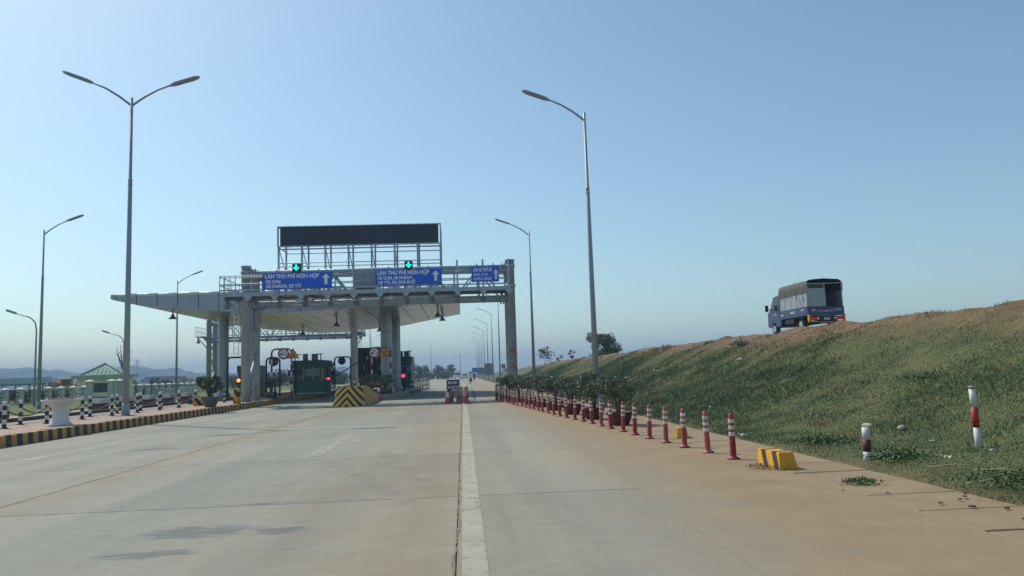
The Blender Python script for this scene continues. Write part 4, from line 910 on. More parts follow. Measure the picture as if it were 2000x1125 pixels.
# ------------------------------------------------------------------ plants in pots
def clump_ball(rx, rz, zc, n=26, r=rng):
    out = []
    for _ in range(n):
        d = r.normal(size=3); d /= np.linalg.norm(d); k = r.uniform(.45, .92); out.append((d[0] * rx * k, d[1] * rx * k, zc + d[2] * rz * k, rx * r.uniform(.22, .36), rx * r.uniform(.22, .36), rz * r.uniform(.2, .34)))
    return out
def potted(name, label, loc, rz, crown_r, crown_z, zc, nleaf, leafmat, potmat, pot_prof, leaf, group=None, sq=False, stems=7):
    t = thing(name, label, 'potted bush', loc, rz, group)
    zr = pot_prof[-1][1]
    n = 8 if sq else 22
    MB().lathe(pot_prof + [(pot_prof[-1][0] - .03, zr), (pot_prof[-1][0] - .05, zr - .05)], (0, 0, 0), n).build('pot', potmat, t)
    MB().lathe([(pot_prof[-1][0] - .05, zr - .06), (.1, zr - .03), (.0, zr - .02)], (0, 0, 0), 12).build('soil', SOIL, t)
    m = MB()
    for i in range(stems):
        a = 6.28 * i / stems + random.uniform(-.3, .3); q = crown_r * random.uniform(.35, .75)
        m.path([(.06 * math.cos(a), .06 * math.sin(a), zr - .05), (q * .35 * math.cos(a + .2), q * .35 * math.sin(a + .2), zr + (zc - zr) * .45), (q * math.cos(a), q * math.sin(a), zc + .05)], [.022, .017, .008], 6)
    m.build('stems', BARK, t)
    P_ = crown_pts(nleaf, clump_ball(crown_r, crown_z, zc)); P_ = P_[P_[:, 2] > zr + .08]
    link('foliage', npmesh('foliage', leaves(P_, leaf), len(P_), 4, [leafmat]), t)
    return t
bowl = [(.2, 0), (.24, .02), (.29, .15), (.33, .29), (.36, .30), (.36, .34)]
pots = []
for v in range(3):
    l = f'bush in maroon pot behind the red bollards, {ORD[v]} from the camera'
    p = potted('potted_bush', l, (0, 0, 0), 0, .54, .40, .97, 5200, LEAFP, MAROON, bowl, .052, 'bushes in maroon pots along the verge'); kids(p); pots.append(p)
PY = [(4.02, 20.1), (3.80, 22.9), (3.58, 25.8), (3.36, 28.8), (3.12, 31.8), (2.9, 34.8), (2.68, 37.6), (2.45, 40.4), (2.3, 43.0)]
for k, (x, y) in enumerate(PY):
    if k < 3: pots[k].location = (x, y, 0); pots[k].rotation_euler.z = k * 1.3; o = pots[k]
    else: o = dup(pots[k % 3], (x, y, 0), k * 1.9 + .6, f'bush in maroon pot behind the red bollards, {ORD[k]} from the camera')
    o.scale = (1, 1, random.uniform(.96, 1.06))
potted('grey_pot_bush', 'round bush in a grey stone pot on the pink median', (-12.05, 38.0, .296), 0, .70, .54, 1.05, 8500, LEAFA, GREYPOT, [(.24, 0), (.26, .04), (.36, .28), (.42, .42), (.40, .45), (.43, .48)], .07, stems=12)
potted('island_bush', 'wide leafy bush behind the chevron nose on the toll island', (-5.75, 49.2, .296), 0, .9, .45, .95, 3800, LEAFA, GREYPOT, [(.3, 0), (.42, .4)], .065)
potted('island_bush', 'dark leafy bush at the foot of the clad column', (-5.2, 52.2, .296), 1, .62, .5, .95, 2600, LEAFP, GREYPOT, [(.3, 0), (.42, .4)], .065)
potted('island_bush', 'small bush in a grey pot in front of the striped portal', (-12.6, 52, .296), 1, .55, .4, 1.0, 2200, LEAFA, GREYPOT, [(.26, 0), (.42, .4)], .06)
potted('island_bush', 'dark bush in a pot between the gantry column and short post', (-13.9, 53, .296), 2, .5, .4, .9, 1800, LEAFP, GREYPOT, [(.26, 0), (.4, .4)], .06)
# white urn
t = thing('white_urn', 'large white pedestal urn planter filled with dry soil on the median', 'urn', (-12.45, 25.0, .296))
MB().lathe([(.34, 0), (.34, .03), (.28, .08), (.235, .16), (.225, .3), (.225, .42), (.235, .50), (.27, .57), (.36, .63), (.47, .68), (.53, .72), (.54, .755), (.55, .76), (.55, .785), (.50, .785), (.48, .74)], (0, 0, 0), 40).build('body', CERAM, t)
vs = []
m = MB(); prof = [(.48, .74), (.4, .77), (.28, .80), (.12, .83), (0.01, .84)]; m.lathe(prof, (0, 0, 0), 18); m.v = [(x + random.uniform(-.02, .02), y + random.uniform(-.02, .02), z + random.uniform(-.02, .03)) for x, y, z in m.v]; m.build('soil', SOIL, t)
t = thing('striped_drum', 'yellow and black striped drum post beside the gantry column', 'drum', (-11.95, 42.0, .296)); MB().lathe([(.19, 0), (.19, .76), (.17, .8), (.02, .81)], (0, 0, 0), 20).build('shell', DIAG, t)
t = thing('striped_block', 'low yellow and black block behind the grey pot', 'block', (-13.2, 40.5, .296)); MB().bbox(-.45, .45, -.15, .15, 0, .36, .02).build('body', DIAG, t)

# ------------------------------------------------------------------ red bollards
def make_bollard(label, loc, group):
    t = thing('red_bollard', label, 'bollard', loc, 0, group)
    pr = [(.12, 0), (.12, .016), (.075, .03), (.062, .05)]
    for i in range(9): z = .06 + i * .027; pr += [(.060, z), (.060, z + .016), (.054, z + .018), (.054, z + .026)]
    pr += [(.055, .32), (.055, .69), (.048, .705), (.048, .745), (.03, .765), (.005, .77)]
    MB().lathe(pr, (0, 0, 0), 18).build('body', REDP, t)
    for z in (.39, .50, .61): MB().lathe([(.0568, z), (.0575, z + .003), (.0575, z + .062), (.0568, z + .065)], (0, 0, 0), 18).build('white_band', WBAND, t)
    return t
GB = 'red and white bollards along the right lane'
b0 = make_bollard('red flexible bollard with three white bands, nearest to the camera', (4.14, 11.96, 0), GB); b0.scale = (.82, .82, .9); kids(b0)
for k in range(1, 29):
    y = 11.96 + .995 * k
    c = dup(b0, (4.14 - .083 * (y - 11.96) + random.uniform(-.03, .03), y, 0), random.uniform(0, 6), f'red bollard with white bands, {ORD[k]} from the camera in the row')
    c.rotation_euler.x = random.gauss(0, .025); c.rotation_euler.y = random.gauss(0, .03)
# cluster round the XE MAY sign
for x, y, l in ((.03, 37.7, 'red bollard standing in front of the navy sign cluster'), (-.13, 39.6, 'red bollard just behind the navy sign, left one'), (.16, 39.5, 'red bollard at the right of the navy sign cluster')):
    c = dup(b0, (x, y, 0), 1, l); c['group'] = 'red bollards beside the navy sign'; c.scale = (1.15, 1.15, 1.05)
for x, y, l in ((1.72, 41.0, 'red bollard at the far end of the row, left of a pair'), (1.95, 41.3, 'red bollard at the far end of the row, right of a pair')):
    c = dup(b0, (x, y, 0), 1, l); c['group'] = GB; c.scale = (1.3, 1.3, 1.1)
t = thing('motorbike_sign', 'navy board reading XE MÁY XE THÔ SƠ on a stand', 'road sign', (-.52, 38.4, 0))
MB().bbox(-.32, .32, -.02, .02, .62, 1.18, .006).build('panel', NAVY, t)
lettering('XE MÁY', -.27, -.024, .97, .52, .14, WHITE, t, .02); lettering('XE THÔ SƠ', -.27, -.024, .75, .55, .13, WHITE, t, .01)
MB().prism([(-.1, .67), (.0, .71), (.0, .69), (.26, .69), (.26, .655), (.0, .655), (.0, .635)], 'y', -.03, -.022).build('arrow', WHITE, t)
for s in (-.24, .24):
    MB().tube((s, 0, .62), (s, -.0, .05), .02, n=6).build('leg', STEELD, t); MB().box(s - .02, s + .02, -.28, .28, 0, .05).build('foot', STEELD, t)
t = thing('traffic_cone', 'faded orange and white traffic cone left of the navy sign', 'cone', (-.80, 38.3, 0))
MB().bbox(-.19, .19, -.19, .19, 0, .045, .02).build('base', CONEM, t); MB().lathe([(.145, .045, 0), (.1, .32, 0), (.098, .33, 1), (.058, .56, 1), (.055, .57, 0), (.03, .7, 0), (.02, .71, 0)], (0, 0, 0), 16).build('cone_body', [CONEM, WBAND], t)
t = thing('water_barrier', 'red plastic barrier block among the bollards by the navy sign', 'barrier', (-.02, 39.0, 0)); MB().add([(-.24, -.25, 0), (.24, -.25, 0), (.24, .5, 0), (-.24, .5, 0), (-.16, -.2, .42), (.16, -.2, .42), (.16, .45, .42), (-.16, .45, .42)], [(3, 2, 1, 0), (4, 5, 6, 7), (0, 1, 5, 4), (1, 2, 6, 5), (2, 3, 7, 6), (3, 0, 4, 7)]).build('body', REDP, t)
t = thing('water_barrier', 'dark red barrier block behind the traffic cone', 'barrier', (-.66, 39.3, 0)); MB().bbox(-.16, .16, 0, .4, .25, .6, .03).build('body', REDP, t); MB().box(-.14, .14, .1, .3, 0, .25).build('foot', STEELD, t)
t = thing('concrete_stub', 'short grey pipe stub standing behind the navy sign', 'pipe', (-.30, 39.0, 0)); MB().lathe([(.14, 0), (.11, .05), (.10, .58), (.08, .6)], (0, 0, 0), 14).build('pipe', KERBG, t); MB().lathe([(.3, 0), (.3, .06), (.28, .07)], (0, 0, 0), 16).build('foot', KERBG, t)
t = thing('wire_frame', 'thin bent wire frame at the right of the sign cluster', 'frame', (.42, 39.2, 0)); MB().path([(0, 0, .1), (.12, 0, .15), (.14, 0, .3), (.05, 0, .5), (-.05, 0, .75)], .012, 5).path([(-.2, 0, .03), (.1, .1, .05), (.16, .1, .2), (.05, .1, .25), (-.1, 0, .12)], .012, 5).build('wire', CHAINM, t)
# black and white chain posts
def chain_post(label, loc, nxt, group):
    t = thing('chain_post', label, 'chain post', loc, 0, group)
    m = MB(); pr = []
    for i in range(5): pr += [(.06, .135 * i, i % 2), (.06, .135 * (i + 1) - .002, i % 2)]
    pr += [(.06, .676, 1), (.04, .69, 1), (.045, .70, 1), (.065, .735, 1), (.06, .775, 1), (.03, .80, 1), (.005, .805, 1)]
    m.lathe(pr, (0, 0, 0), 14); m.build('post', [BWBLK, BWWHT], t)
    MB().lathe([(.12, 0), (.12, .025), (.08, .03)], (0, 0, 0), 12).build('foot', BWBLK, t)
    if nxt:
        m = MB(); pts = []
        for i in range(11):
            u = i / 10; pts.append((nxt[0] * u, nxt[1] * u, .56 - .24 * (1 - (2 * u - 1) ** 2)))
        m.path(pts, .022, 6); c = m.build('chain', CHAINM, t)
    return t
for nm, X, Y0, n in (('near', -13.55, 24.0, 10), ('outer', -14.35, 26.3, 9)):
    for k in range(n):
        chain_post(f'black and white chain post, {ORD[k]} in the {nm} row on the median', (X, Y0 + 2.35 * k, .296), (0, 2.35) if k < n - 1 else None, 'black and white chain posts')
GC = 'painted flower boxes across the opposite road'
for k, y in enumerate((36.5, 46.5, 50, 53.5, 57, 60.5)):
    t = thing('flower_box', f'white-topped maroon flower box across the opposite road, {ORD[k]} from the camera', 'flower box', (-21.0, y, .12), 0, GC)
    MB().bbox(-.3, .3, -.55, .55, 0, .35, .02).build('base', BROWNRED, t); MB().bbox(-.33, .33, -.58, .58, .35, .62, .02).build('top', BWWHT, t)
    MB().box(-.25, .25, -.5, .5, .62, .64).build('soil', SOIL, t)

# ------------------------------------------------------------------ blocks, posts and litter on the right verge
def wedge_block(label, loc, rz):
    t = thing('striped_block', label, 'block', loc, rz, 'yellow and black concrete blocks')
    MB().add([(-.15, -.42, 0), (.17, -.42, 0), (.17, .42, 0), (-.15, .42, 0), (-.12, -.36, .27), (.12, -.36, .27), (.12, .38, .27), (-.12, .38, .27)], [(3, 2, 1, 0), (4, 5, 6, 7), (0, 1, 5, 4), (1, 2, 6, 5), (2, 3, 7, 6), (3, 0, 4, 7)]).build('body', DIAGB, t)
    return t
wedge_block('yellow and black painted block just past the nearest red bollard', (4.37, 10.86, 0), R(4)).scale = (.85, .85, .85)
wedge_block('yellow and black painted block behind the third red bollard', (4.42, 15.9, 0), R(-6)).scale = (.7, .7, .75)
bz = lambda x, y: float(bank_z(np.array([x]), np.array([y]))[0])
def guide_post(label, x, y, h, bands, tilt, r):
    t = thing('guide_post', label, 'guide post', (x, y, bz(x, y) - .03)); t.rotation_euler = (tilt[0], tilt[1], 0)
    z = 0
    for hh, m in bands:
        MB().lathe([(r, z), (r, z + hh - .001)], (0, 0, 0), 16).build('painted_band', m, t); z += hh
    return t, z
p1, z1_ = guide_post('short white post with dark red band at the verge edge', 5.70, 10.85, .5, ((.15, BWWHT), (.17, BROWNRED), (.17, BWWHT)), (0, R(1)), .056)
p2, z2_ = guide_post('taller leaning white post with red band in the grass', 7.09, 10.45, .9, ((.32, BWWHT), (.28, REDW), (.25, BWWHT)), (0, R(-1.5)), .044)
def stone(name, label, cat, loc, s, mat, group=None, seed=0):
    r = random.Random(seed); m = MB(); m.lathe([(.05, -.5), (.8, -.38), (1, 0), (.75, .4), (.05, .5)], (0, 0, 0), 9)
    m.v = [((x + r.uniform(-.18, .18)) * s[0], (y + r.uniform(-.18, .18)) * s[1], (z + r.uniform(-.1, .1)) * s[2]) for x, y, z in m.v]
    o = m.build(name, mat); o.location = loc; o.rotation_euler.z = r.uniform(0, 6); return tag(o, label, cat, group)
stone('flat_stone', 'flat beige stone lying on top of the short white post', 'stone', (5.75, 10.85, bz(5.70, 10.85) + .485), (.10, .06, .06), STONE, None, 3)
stone('flat_stone', 'flat beige stone balanced on the taller leaning post', 'stone', (7.07, 10.45, bz(7.09, 10.45) + .845), (.055, .05, .04), STONE, None, 4)
stone('loose_stone', 'beige rock lying in the grass behind the posts', 'stone', (7.6, 13.2, bz(7.6, 13.2) + .05), (.08, .065, .09), STONE, None, 5)
def scrap(label, x, y, s, mat, seed, cat='litter', name='litter_scrap'):
    r = random.Random(seed); n = 5; vs = []; z0 = bz(x, y) if x > 5.3 else 0
    for j in range(n):
        for i in range(n): vs.append(((i - 2) * s * .25 + r.uniform(-.1, .1) * s, (j - 2) * s * .2 + r.uniform(-.1, .1) * s, .02 + r.uniform(0, .42) * s))
    fs = [(j * n + i, j * n + i + 1, (j + 1) * n + i + 1, (j + 1) * n + i) for j in range(n - 1) for i in range(n - 1) if r.random() > .12]
    o = MB().add(vs, fs).build(name, mat); o.location = (x, y, z0); o.rotation_euler.z = r.uniform(0, 6); return tag(o, label, cat, 'scraps of litter on the verge')
for i, (x, y, s, mt, l) in enumerate(((6.25, 9.9, .16, LITW, 'crumpled white plastic scrap between the two verge posts'), (5.5, 15.3, .22, LITW, 'white crumpled bag in grass near the second bollard'), (5.9, 15.9, .1, LITW, 'small white scrap just behind the crumpled bag'),
        (7.3, 11.9, .1, LITW, 'small pale scrap in grass left of the leaning post'), (7.35, 9.7, .12, STONE, 'small beige scrap in the grass right of the leaning post'), (9.0, 19.5, .2, LITW, 'white scrap high in the darker grass on the bank'), (9.5, 19.0, .2, REDP, 'reddish scrap on the bank beside the white scrap'),
        (10.5, 42, .5, LITW, 'large white rag on the slope behind the nearest lamp'), (9.6, 58, .7, LITW, 'pale rag on the slope left of the nearest lamp'), (11.6, 32, .4, LITW, 'white rag on the upper slope'), (6.9, 12.3, .09, LITW, 'tiny white scrap behind the short post'), (7.4, 23, .22, LITW, 'white scrap on the lower slope past the bollards'),
        (6.75, 9.7, .1, LITW, 'tiny cream scrap beside the crumpled plastic'), (10.2, 23.5, .25, LITW, 'white scrap on the middle of the slope'), (8.2, 25.5, .22, LITW, 'pale scrap low on the slope behind the bushes'))):
    scrap(l, x, y, s * .62, mt, i + 20)
for i, (x, y, s) in enumerate(((4.86, 7.35, .07), (5.1, 7.2, .06), (4.7, 7.6, .05), (5.0, 7.75, .045), (4.55, 8.3, .04), (4.2, 8.6, .035), (5.15, 7.9, .05), (4.9, 6.7, .05))):
    stone('dirt_clod', f'dark dirt clod on the sandy shoulder, {ORD[i]} of the scattered clods from the right', 'clod', (x, y, .015), (s * .55, s * .45, s * .3), DIRTC, 'dirt clods on the shoulder', 40 + i)
for i, (a, b, l) in enumerate((((5.95, 8.9), (6.15, 8.3), 'long dry stick lying at the grass edge'), ((5.75, 9.5), (6.1, 9.0), 'short dry stick left of the long stick'), ((5.5, 8.4), (6.1, 8.05), 'dry stick along the edge of the pavement'))):
    m = MB(); ma = ((a[0] + b[0]) / 2 + .04, (a[1] + b[1]) / 2); m.path([(a[0], a[1], bz(*a) + .05), (ma[0], ma[1], bz(*ma) + .07), (b[0], b[1], bz(*b) + .05)], [.008, .007, .004], 6); tag(m.build('dry_stick', STICK), l, 'stick', 'dry sticks on the verge')
def weed(label, x, y, r_, h, n, mat, size=.05, z=None):
    z = bz(x, y) if z is None else z
    c = rng.normal(size=(n, 3)) * np.array([r_ * .45, r_ * .45, h * .3]); c[:, 2] = np.abs(c[:, 2]) * np.clip(1.2 - np.hypot(c[:, 0], c[:, 1]) / r_ * .6, .2, 1)
    t = thing('weed_clump', label, 'weed', (x, y, z + .02), 0, 'weed clumps on the verge'); link('foliage', npmesh('foliage', leaves(c, size, .45), n, 4, [mat]), t); return t
weed('green leafy weeds growing round the short white post', 5.95, 10.5, .42, .22, 700, LEAFW); weed('dark green weed clump in the grass behind the near block', 6.2, 13.2, .55, .2, 800, LEAFW)
weed('small grass tuft growing through the sandy shoulder', 4.66, 9.05, .2, .07, 420, GRASSM, .045, 0); weed('grassy fringe of weeds at the right pavement edge', 6.1, 7.9, .9, .14, 1500, LEAFW, .045)
weed('dry weeds around the foot of the near striped block', 4.12, 10.75, .22, .08, 200, DRYG, .04, 0); weed('weed clump on the verge right of the leaning post', 7.6, 9.5, .5, .16, 600, LEAFW)
weed('bushy weed clump halfway up the bank', 10.1, 16.5, .5, .2, 500, LEAFW); weed('dark weeds on the slope below the dirt crest', 13.2, 36, .5, .5, 600, LEAFP, .1)

# ------------------------------------------------------------------ small truck on the dyke
t = thing('pickup_truck', 'dark blue light truck with olive canvas top on the embankment', 'truck', (16.95, 35.0, 2.895))
W2 = .87
bed = MB().box(-W2, W2, 0, 3.15, .72, .80).build('bed_floor', TRUCKB, t)
for s in (-1, 1): MB().box(min(s * W2, s * (W2 - .05)), max(s * W2, s * (W2 - .05)), 0.02, 3.15, .801, 1.14).build('bed_side', TRUCKB, t)
tg = MB().bbox(-W2, W2, -.05, 0, .68, 1.10, .01).build('tailgate', TRUCKB, t)
lettering('HYUNDAI', -.40, -.056, .87, .72, .075, WHITE, tg, 0); lettering('10K-', -.70, -.056, .90, .24, .10, WHITE, tg, .01); lettering('XE TẢI', .38, -.056, .90, .34, .10, WHITE, tg, .01)
# side sheet panels and canvas top on hoops
for s in (-1, 1):
    MB().box(min(s * (W2 - .01), s * (W2 - .03)), max(s * (W2 - .01), s * (W2 - .03)), .03, 3.1, 1.141, 1.86).build('side_sheet', SHEET, t)
sheet_tears = []
for (y, z, a, b) in ((.35, 1.5, .05, .28), (.75, 1.42, .05, .34), (1.1, 1.65, .03, .12), (1.6, 1.7, .025, .14), (2.3, 1.7, .025, .16), (2.75, 1.7, .02, .14), (.5, 1.72, .03, .07)):
    MB().prism([(y - a, z - b / 2), (y + a * .4, z - b / 2), (y + a, z), (y + a * .5, z + b / 2), (y - a * .5, z + b / 2), (y - a * .6, z)], 'x', -W2 + .004, -W2 + .009).build('torn_hole', BLACKM, t)
sec = [(-.875, 1.78), (-.88, 2.1), (-.85, 2.28), (-.7, 2.39), (0, 2.44), (.7, 2.39), (.85, 2.28), (.88, 2.1), (.875, 1.78)]
vs, fs = [], []; NY = 15
for j in range(NY):
    y = -.03 + 3.2 * j / (NY - 1); sag = -.018 * abs(math.sin(j * math.pi / 3.5))
    for i, (x, z) in enumerate(sec): vs.append((x + random.uniform(-.008, .008), y, z + sag + random.uniform(-.012, .012)))
for j in range(NY - 1):
    for i in range(8): fs.append((j * 9 + i, j * 9 + i + 1, (j + 1) * 9 + i + 1, (j + 1) * 9 + i))
fs.append(tuple((NY - 1) * 9 + i for i in range(9)))
MB().add(vs, fs, 0, True).build('canvas_top', TARP, t)
for y in (.4, 1.05, 1.75, 2.4, 2.95):
    MB().path([(-.89, y, 2.12), (-.905, y + .02, 1.75), (-.895, y + .05, 1.15)], .009, 5).build('tie_rope', STEELD, t)
MB().box(-.85, .85, 3.08, 3.11, .8, 2.2).build('front_board', STEELD, t)
for s in (-1, 1): MB().tube((s * .83, .0, 1.1), (s * .83, 0, 2.3), .025, n=6).build('hoop_post', BOOTHW, t)
MB().tube((-.83, 0, 2.2), (.83, 0, 2.2), .025, n=6).build('hoop_bar', BOOTHW, t); MB().tube((0, 0, 2.2), (.03, 0, 1.12), .025, n=6).build('hoop_post', BOOTHW, t)
for y in (1.0, 2.0): MB().tube((-.83, y, 2.25), (.83, y, 2.25), .02, n=6).build('hoop_bar', BOOTHW, t)
MB().box(-.82, .02, -.022, -.005, 1.12, 1.98).build('rear_sheet', SHEET, t)
m = MB()
for q in range(8): m.box(-.8 + .1 * q, -.78 + .1 * q, .0, .02, 1.99, 2.18)
for z in (2.05, 2.12): m.box(-.82, .0, .0, .018, z, z + .012)
m.build('wire_mesh', STEELD, t)
for x, y, z, a in ((.3, 1.2, .8, .5), (.55, 1.7, .8, .62), (.2, 2.2, .8, .55)): MB().bbox(x - .16, x + .16, y, y + .35, z, z + a, .03).build('cargo_box', STEELD, t)
# cab
cabp = [(3.22, .55), (3.22, 1.95), (3.42, 2.0), (4.05, 1.93), (4.55, 1.30), (4.88, 1.12), (4.92, .55), (4.85, .4), (3.3, .4)]
MB().prism(cabp, 'x', -.80, .80).build('cab', TRUCKB, t)
for s in (-1, 1):
    w = MB().prism([(3.45, 1.28), (3.45, 1.82), (4.02, 1.80), (4.42, 1.28)], 'x', min(s * .803, s * .812), max(s * .803, s * .812)).build('side_window', GLASS, t)
    MB().prism([(3.40, .62), (3.40, 1.22), (4.5, 1.22), (4.5, .62)], 'x', min(s * .802, s * .808), max(s * .802, s * .808)).build('door', TRUCKB, t)
    mi_ = MB(); mi_.bbox(min(s * .98, s * 1.14), max(s * .98, s * 1.14), 4.30, 4.38, 1.22, 1.55, .02).tube((s * .8, 4.4, 1.3), (s * .98, 4.35, 1.35), .02, n=6); mi_.build('mirror', BLACKM, t)
lme = text_mesh('VẬN TẢI', .55, .12, .003, .01); lme.materials.clear(); lme.materials.append(WHITE)
for (y, z, sc_) in ((4.2, .98, .8), (1.9, .9, .9), (.72, .96, .62), (3.05, .88, .6)):
    o = link('lettering', lme, t, (-.815 if y > 3.2 else -W2 - .004, y, z)); o.rotation_euler = (0, 0, R(-90)); o.scale = (sc_, 1, sc_)
for s in (-1, 1):
    for y in (.95, 4.1):
        wh = MB().tube((s * .62, y, .31), (s * .80, y, .31), .31, n=22).build('wheel', RUBBER, t)
        MB().tube((s * .795, y, .31), (s * .815, y, .31), .18, n=16).build('rim', CHROME, wh)
    MB().box(min(s * .55, s * .86), max(s * .55, s * .86), .55, 1.35, .64, .67).build('mud_guard', BLACKM, t)
    l = MB().bbox(min(s * .46, s * .76), max(s * .46, s * .76), -.08, .0, .50, .61, .01).build('tail_light', TAIL, t)
    MB().bbox(min(s * .37, s * .45), max(s * .37, s * .45), -.08, .0, .51, .60, .01).build('reverse_light', WHITE, t)
    b = MB(); b.box(min(s * .80, s * .88), max(s * .80, s * .88), -.1, .02, .42, .74).box(min(s * .45, s * .88), max(s * .45, s * .88), -.1, .02, .40, .44); b.build('yellow_bumper_corner', TRI, t)
MB().box(-.80, .80, -.04, .0, .48, .66).build('rear_panel', BLACKM, t); MB().box(-.13, .15, -.06, -.045, .42, .60).build('number_plate', PLATE, t)
MB().box(-.5, .5, -.06, 4.6, .38, .48).build('chassis', BLACKM, t); MB().box(-.35, .35, -.12, -.05, .36, .40).build('tow_bar', TRI, t)
MB().box(-.86, -.5, 1.6, 2.6, .45, .66).build('fuel_tank', BLACKM, t)

# ------------------------------------------------------------------ trees
def tree(name, label, x, y, z, h, rx, nleaf, mat, leaf, seed, group=None, trunk=.12, low=.25, nc=22):
    r = np.random.default_rng(seed); rr = random.Random(seed)
    t = thing(name, label, 'tree', (x, y, z), 0, group)
    m = MB(); m.path([(0, 0, -.2), (.02 * h, 0, h * .25), (-.01 * h, .02 * h, h * .55), (0, 0, h * .8)], [trunk, trunk * .75, trunk * .5, trunk * .15], 8)
    cl = []
    for i in range(nc):
        a = rr.uniform(0, 6.28); q = rx * rr.uniform(.15, .8); zz = h * (low + (1 - low) * rr.uniform(.08, .88)); q *= math.sqrt(max(.15, 1 - ((zz / h - .5) / .62) ** 2))
        c = (q * math.cos(a), q * math.sin(a), zz); k = rx * rr.uniform(.2, .38)
        cl.append((*c, k, k, k * rr.uniform(.55, .85)))
        if i % 2 == 0: m.path([(0, 0, h * rr.uniform(.2, .5)), (c[0] * .5, c[1] * .5, c[2] * .8), c], [trunk * .4, trunk * .25, trunk * .08], 5)
    m.build('trunk', BARK, t); P_ = crown_pts(nleaf, cl, r)
    link('crown', npmesh('crown', leaves(P_, leaf, .55, 0, r), len(P_), 4, [mat]), t); return t
tree('feathery_tree', 'feathery bush-like tree growing behind the embankment crest', 16.0, 87, 2.5, 3.0, 2.1, 5200, LEAFC, .2, 5, None, .1, .02, 30)
tree('sprig_tree', 'light upper spray of the tree above the embankment bush', 14.9, 85.5, 2.5, 3.3, 1.4, 900, LEAFC, .17, 6, None, .06, .55, 9)
tree('sparse_shrub', 'sparse leafy shrub on the crest behind the second lamp', 12.7, 120, 2.6, 3.2, 2.0, 260, LEAFB, .34, 7, 'small shrubs on the embankment crest', .05, .1, 12)
tree('sparse_shrub', 'small shrub on the crest left of the feathery tree', 14.6, 103, 2.7, 1.6, .9, 120, LEAFB, .24, 8, 'small shrubs on the embankment crest', .03, .2, 6)
tree('sparse_shrub', 'tiny shrub on the crest between the other two shrubs', 14.8, 118, 2.7, 1.1, .8, 90, LEAFB, .24, 9, 'small shrubs on the embankment crest', .03, .2, 5)
GT = 'distant trees beyond the toll plaza'
far = [(-13.6, 240, 4.9, 3.4, 2400, LEAFB, 'dark round tree beyond the railing'), (-17.6, 250, 4.2, 3.2, 1600, LEAFC, 'paler tree left of the dark round tree'), (-8.3, 245, 4.0, 3.0, 1500, LEAFC, 'mid green tree right of the dark round tree'),
       (-9.6, 300, 6.0, 1.5, 700, LEAFB, 'narrow dark tree beside the pale far building'), (-4.3, 290, 5.6, 2.4, 1400, LEAFB, 'dark spreading tree at the left side of the far road'), (-5.6, 230, 2.8, 2.6, 900, LEAFC, 'low green tree at the road edge before the dark one'), (-10.6, 235, 2.6, 2.6, 900, LEAFC, 'low tree at the foot of the dark round tree')]
for i, (x, y, h, rx, n, mt, l) in enumerate(far): tree('distant_tree', l, x, y, -.1, h, rx, n, mt, .42, 30 + i, GT, .3, .05, 26)
k = 0
for (x0_, y0_, x1_, y1_, n_) in ((-150, 330, -60, 420, 12), (-60, 230, -32, 300, 7), (10, 420, 60, 520, 5), (-45, 150, -22, 190, 7), (-90, 170, -60, 260, 6)):
    for i in range(n_):
        u = (i + .5) / n_; x = x0_ + (x1_ - x0_) * u + random.uniform(-2, 2); y = y0_ + (y1_ - y0_) * u + random.uniform(-6, 6)
        k += 1
        where = {12: 'far tree belt under the hills', 7: 'tree row behind the toll plaza', 5: 'far trees right of the road', 6: 'tree row behind the guard house'}[n_]
        where = 'nearer tree row behind the canopy' if (n_ == 7 and y0_ == 150) else where
        tree('distant_tree', f'hazy green tree in the {where}, {ORD[i].replace("nearest", "first")} from its left end', x, y, -.1, random.uniform(2.6, 4.2) * (1.15 if y > 300 else .85), random.uniform(3, 5), 800, LEAFB if i % 3 else LEAFC, .75 if y > 280 else .5, 100 + k, GT, .2, .05, 16)
t = thing('bare_tree', 'bare branching tree beside the guard house roof', 'tree', (-40.3, 95, 0))
m = MB(); m.path([(0, 0, 0), (.05, 0, 2.8), (-.1, 0, 4.2)], [.16, .12, .09], 7)
for dx, z0_, z1_2 in ((-.75, 3.9, 6.0), (-.35, 4.0, 6.2), (.35, 3.8, 6.1), (.85, 3.4, 5.6), (-.9, 4.4, 5.4), (.55, 4.4, 5.2)):
    m.path([(0, 0, z0_ - .6), (dx * .6, .1, z0_ + .35), (dx, 0, z1_2)], [.08, .055, .025], 6)
    m.path([(dx * .7, .05, z0_ + .6), (dx * .7 + .3, .2, z0_ + 1.3)], [.04, .015], 5)
m.build('trunk', BARK, t)
# hedge clumps behind the fence
for i in range(12):
    y = 58 + 3.4 * i if i < 7 else 93 + 3.4 * (i - 7); n = 1400; c = crown_pts(n, [(rng.uniform(-.5, .5), rng.uniform(-2, 2), rng.uniform(.3, .95), .6, .8, .4) for _ in range(9)])
    o = link('hedge_bush', npmesh('hedge_bush', leaves(c, .2), n, 4, [LEAFB if i % 2 else LEAFC])); o.location = (-39.3 + random.uniform(-.3, .3), y, .1)
    tag(o, f'dark green hedge bush behind the pillared fence, {ORD[i]} from the left', 'bush', 'hedge bushes behind the fence')

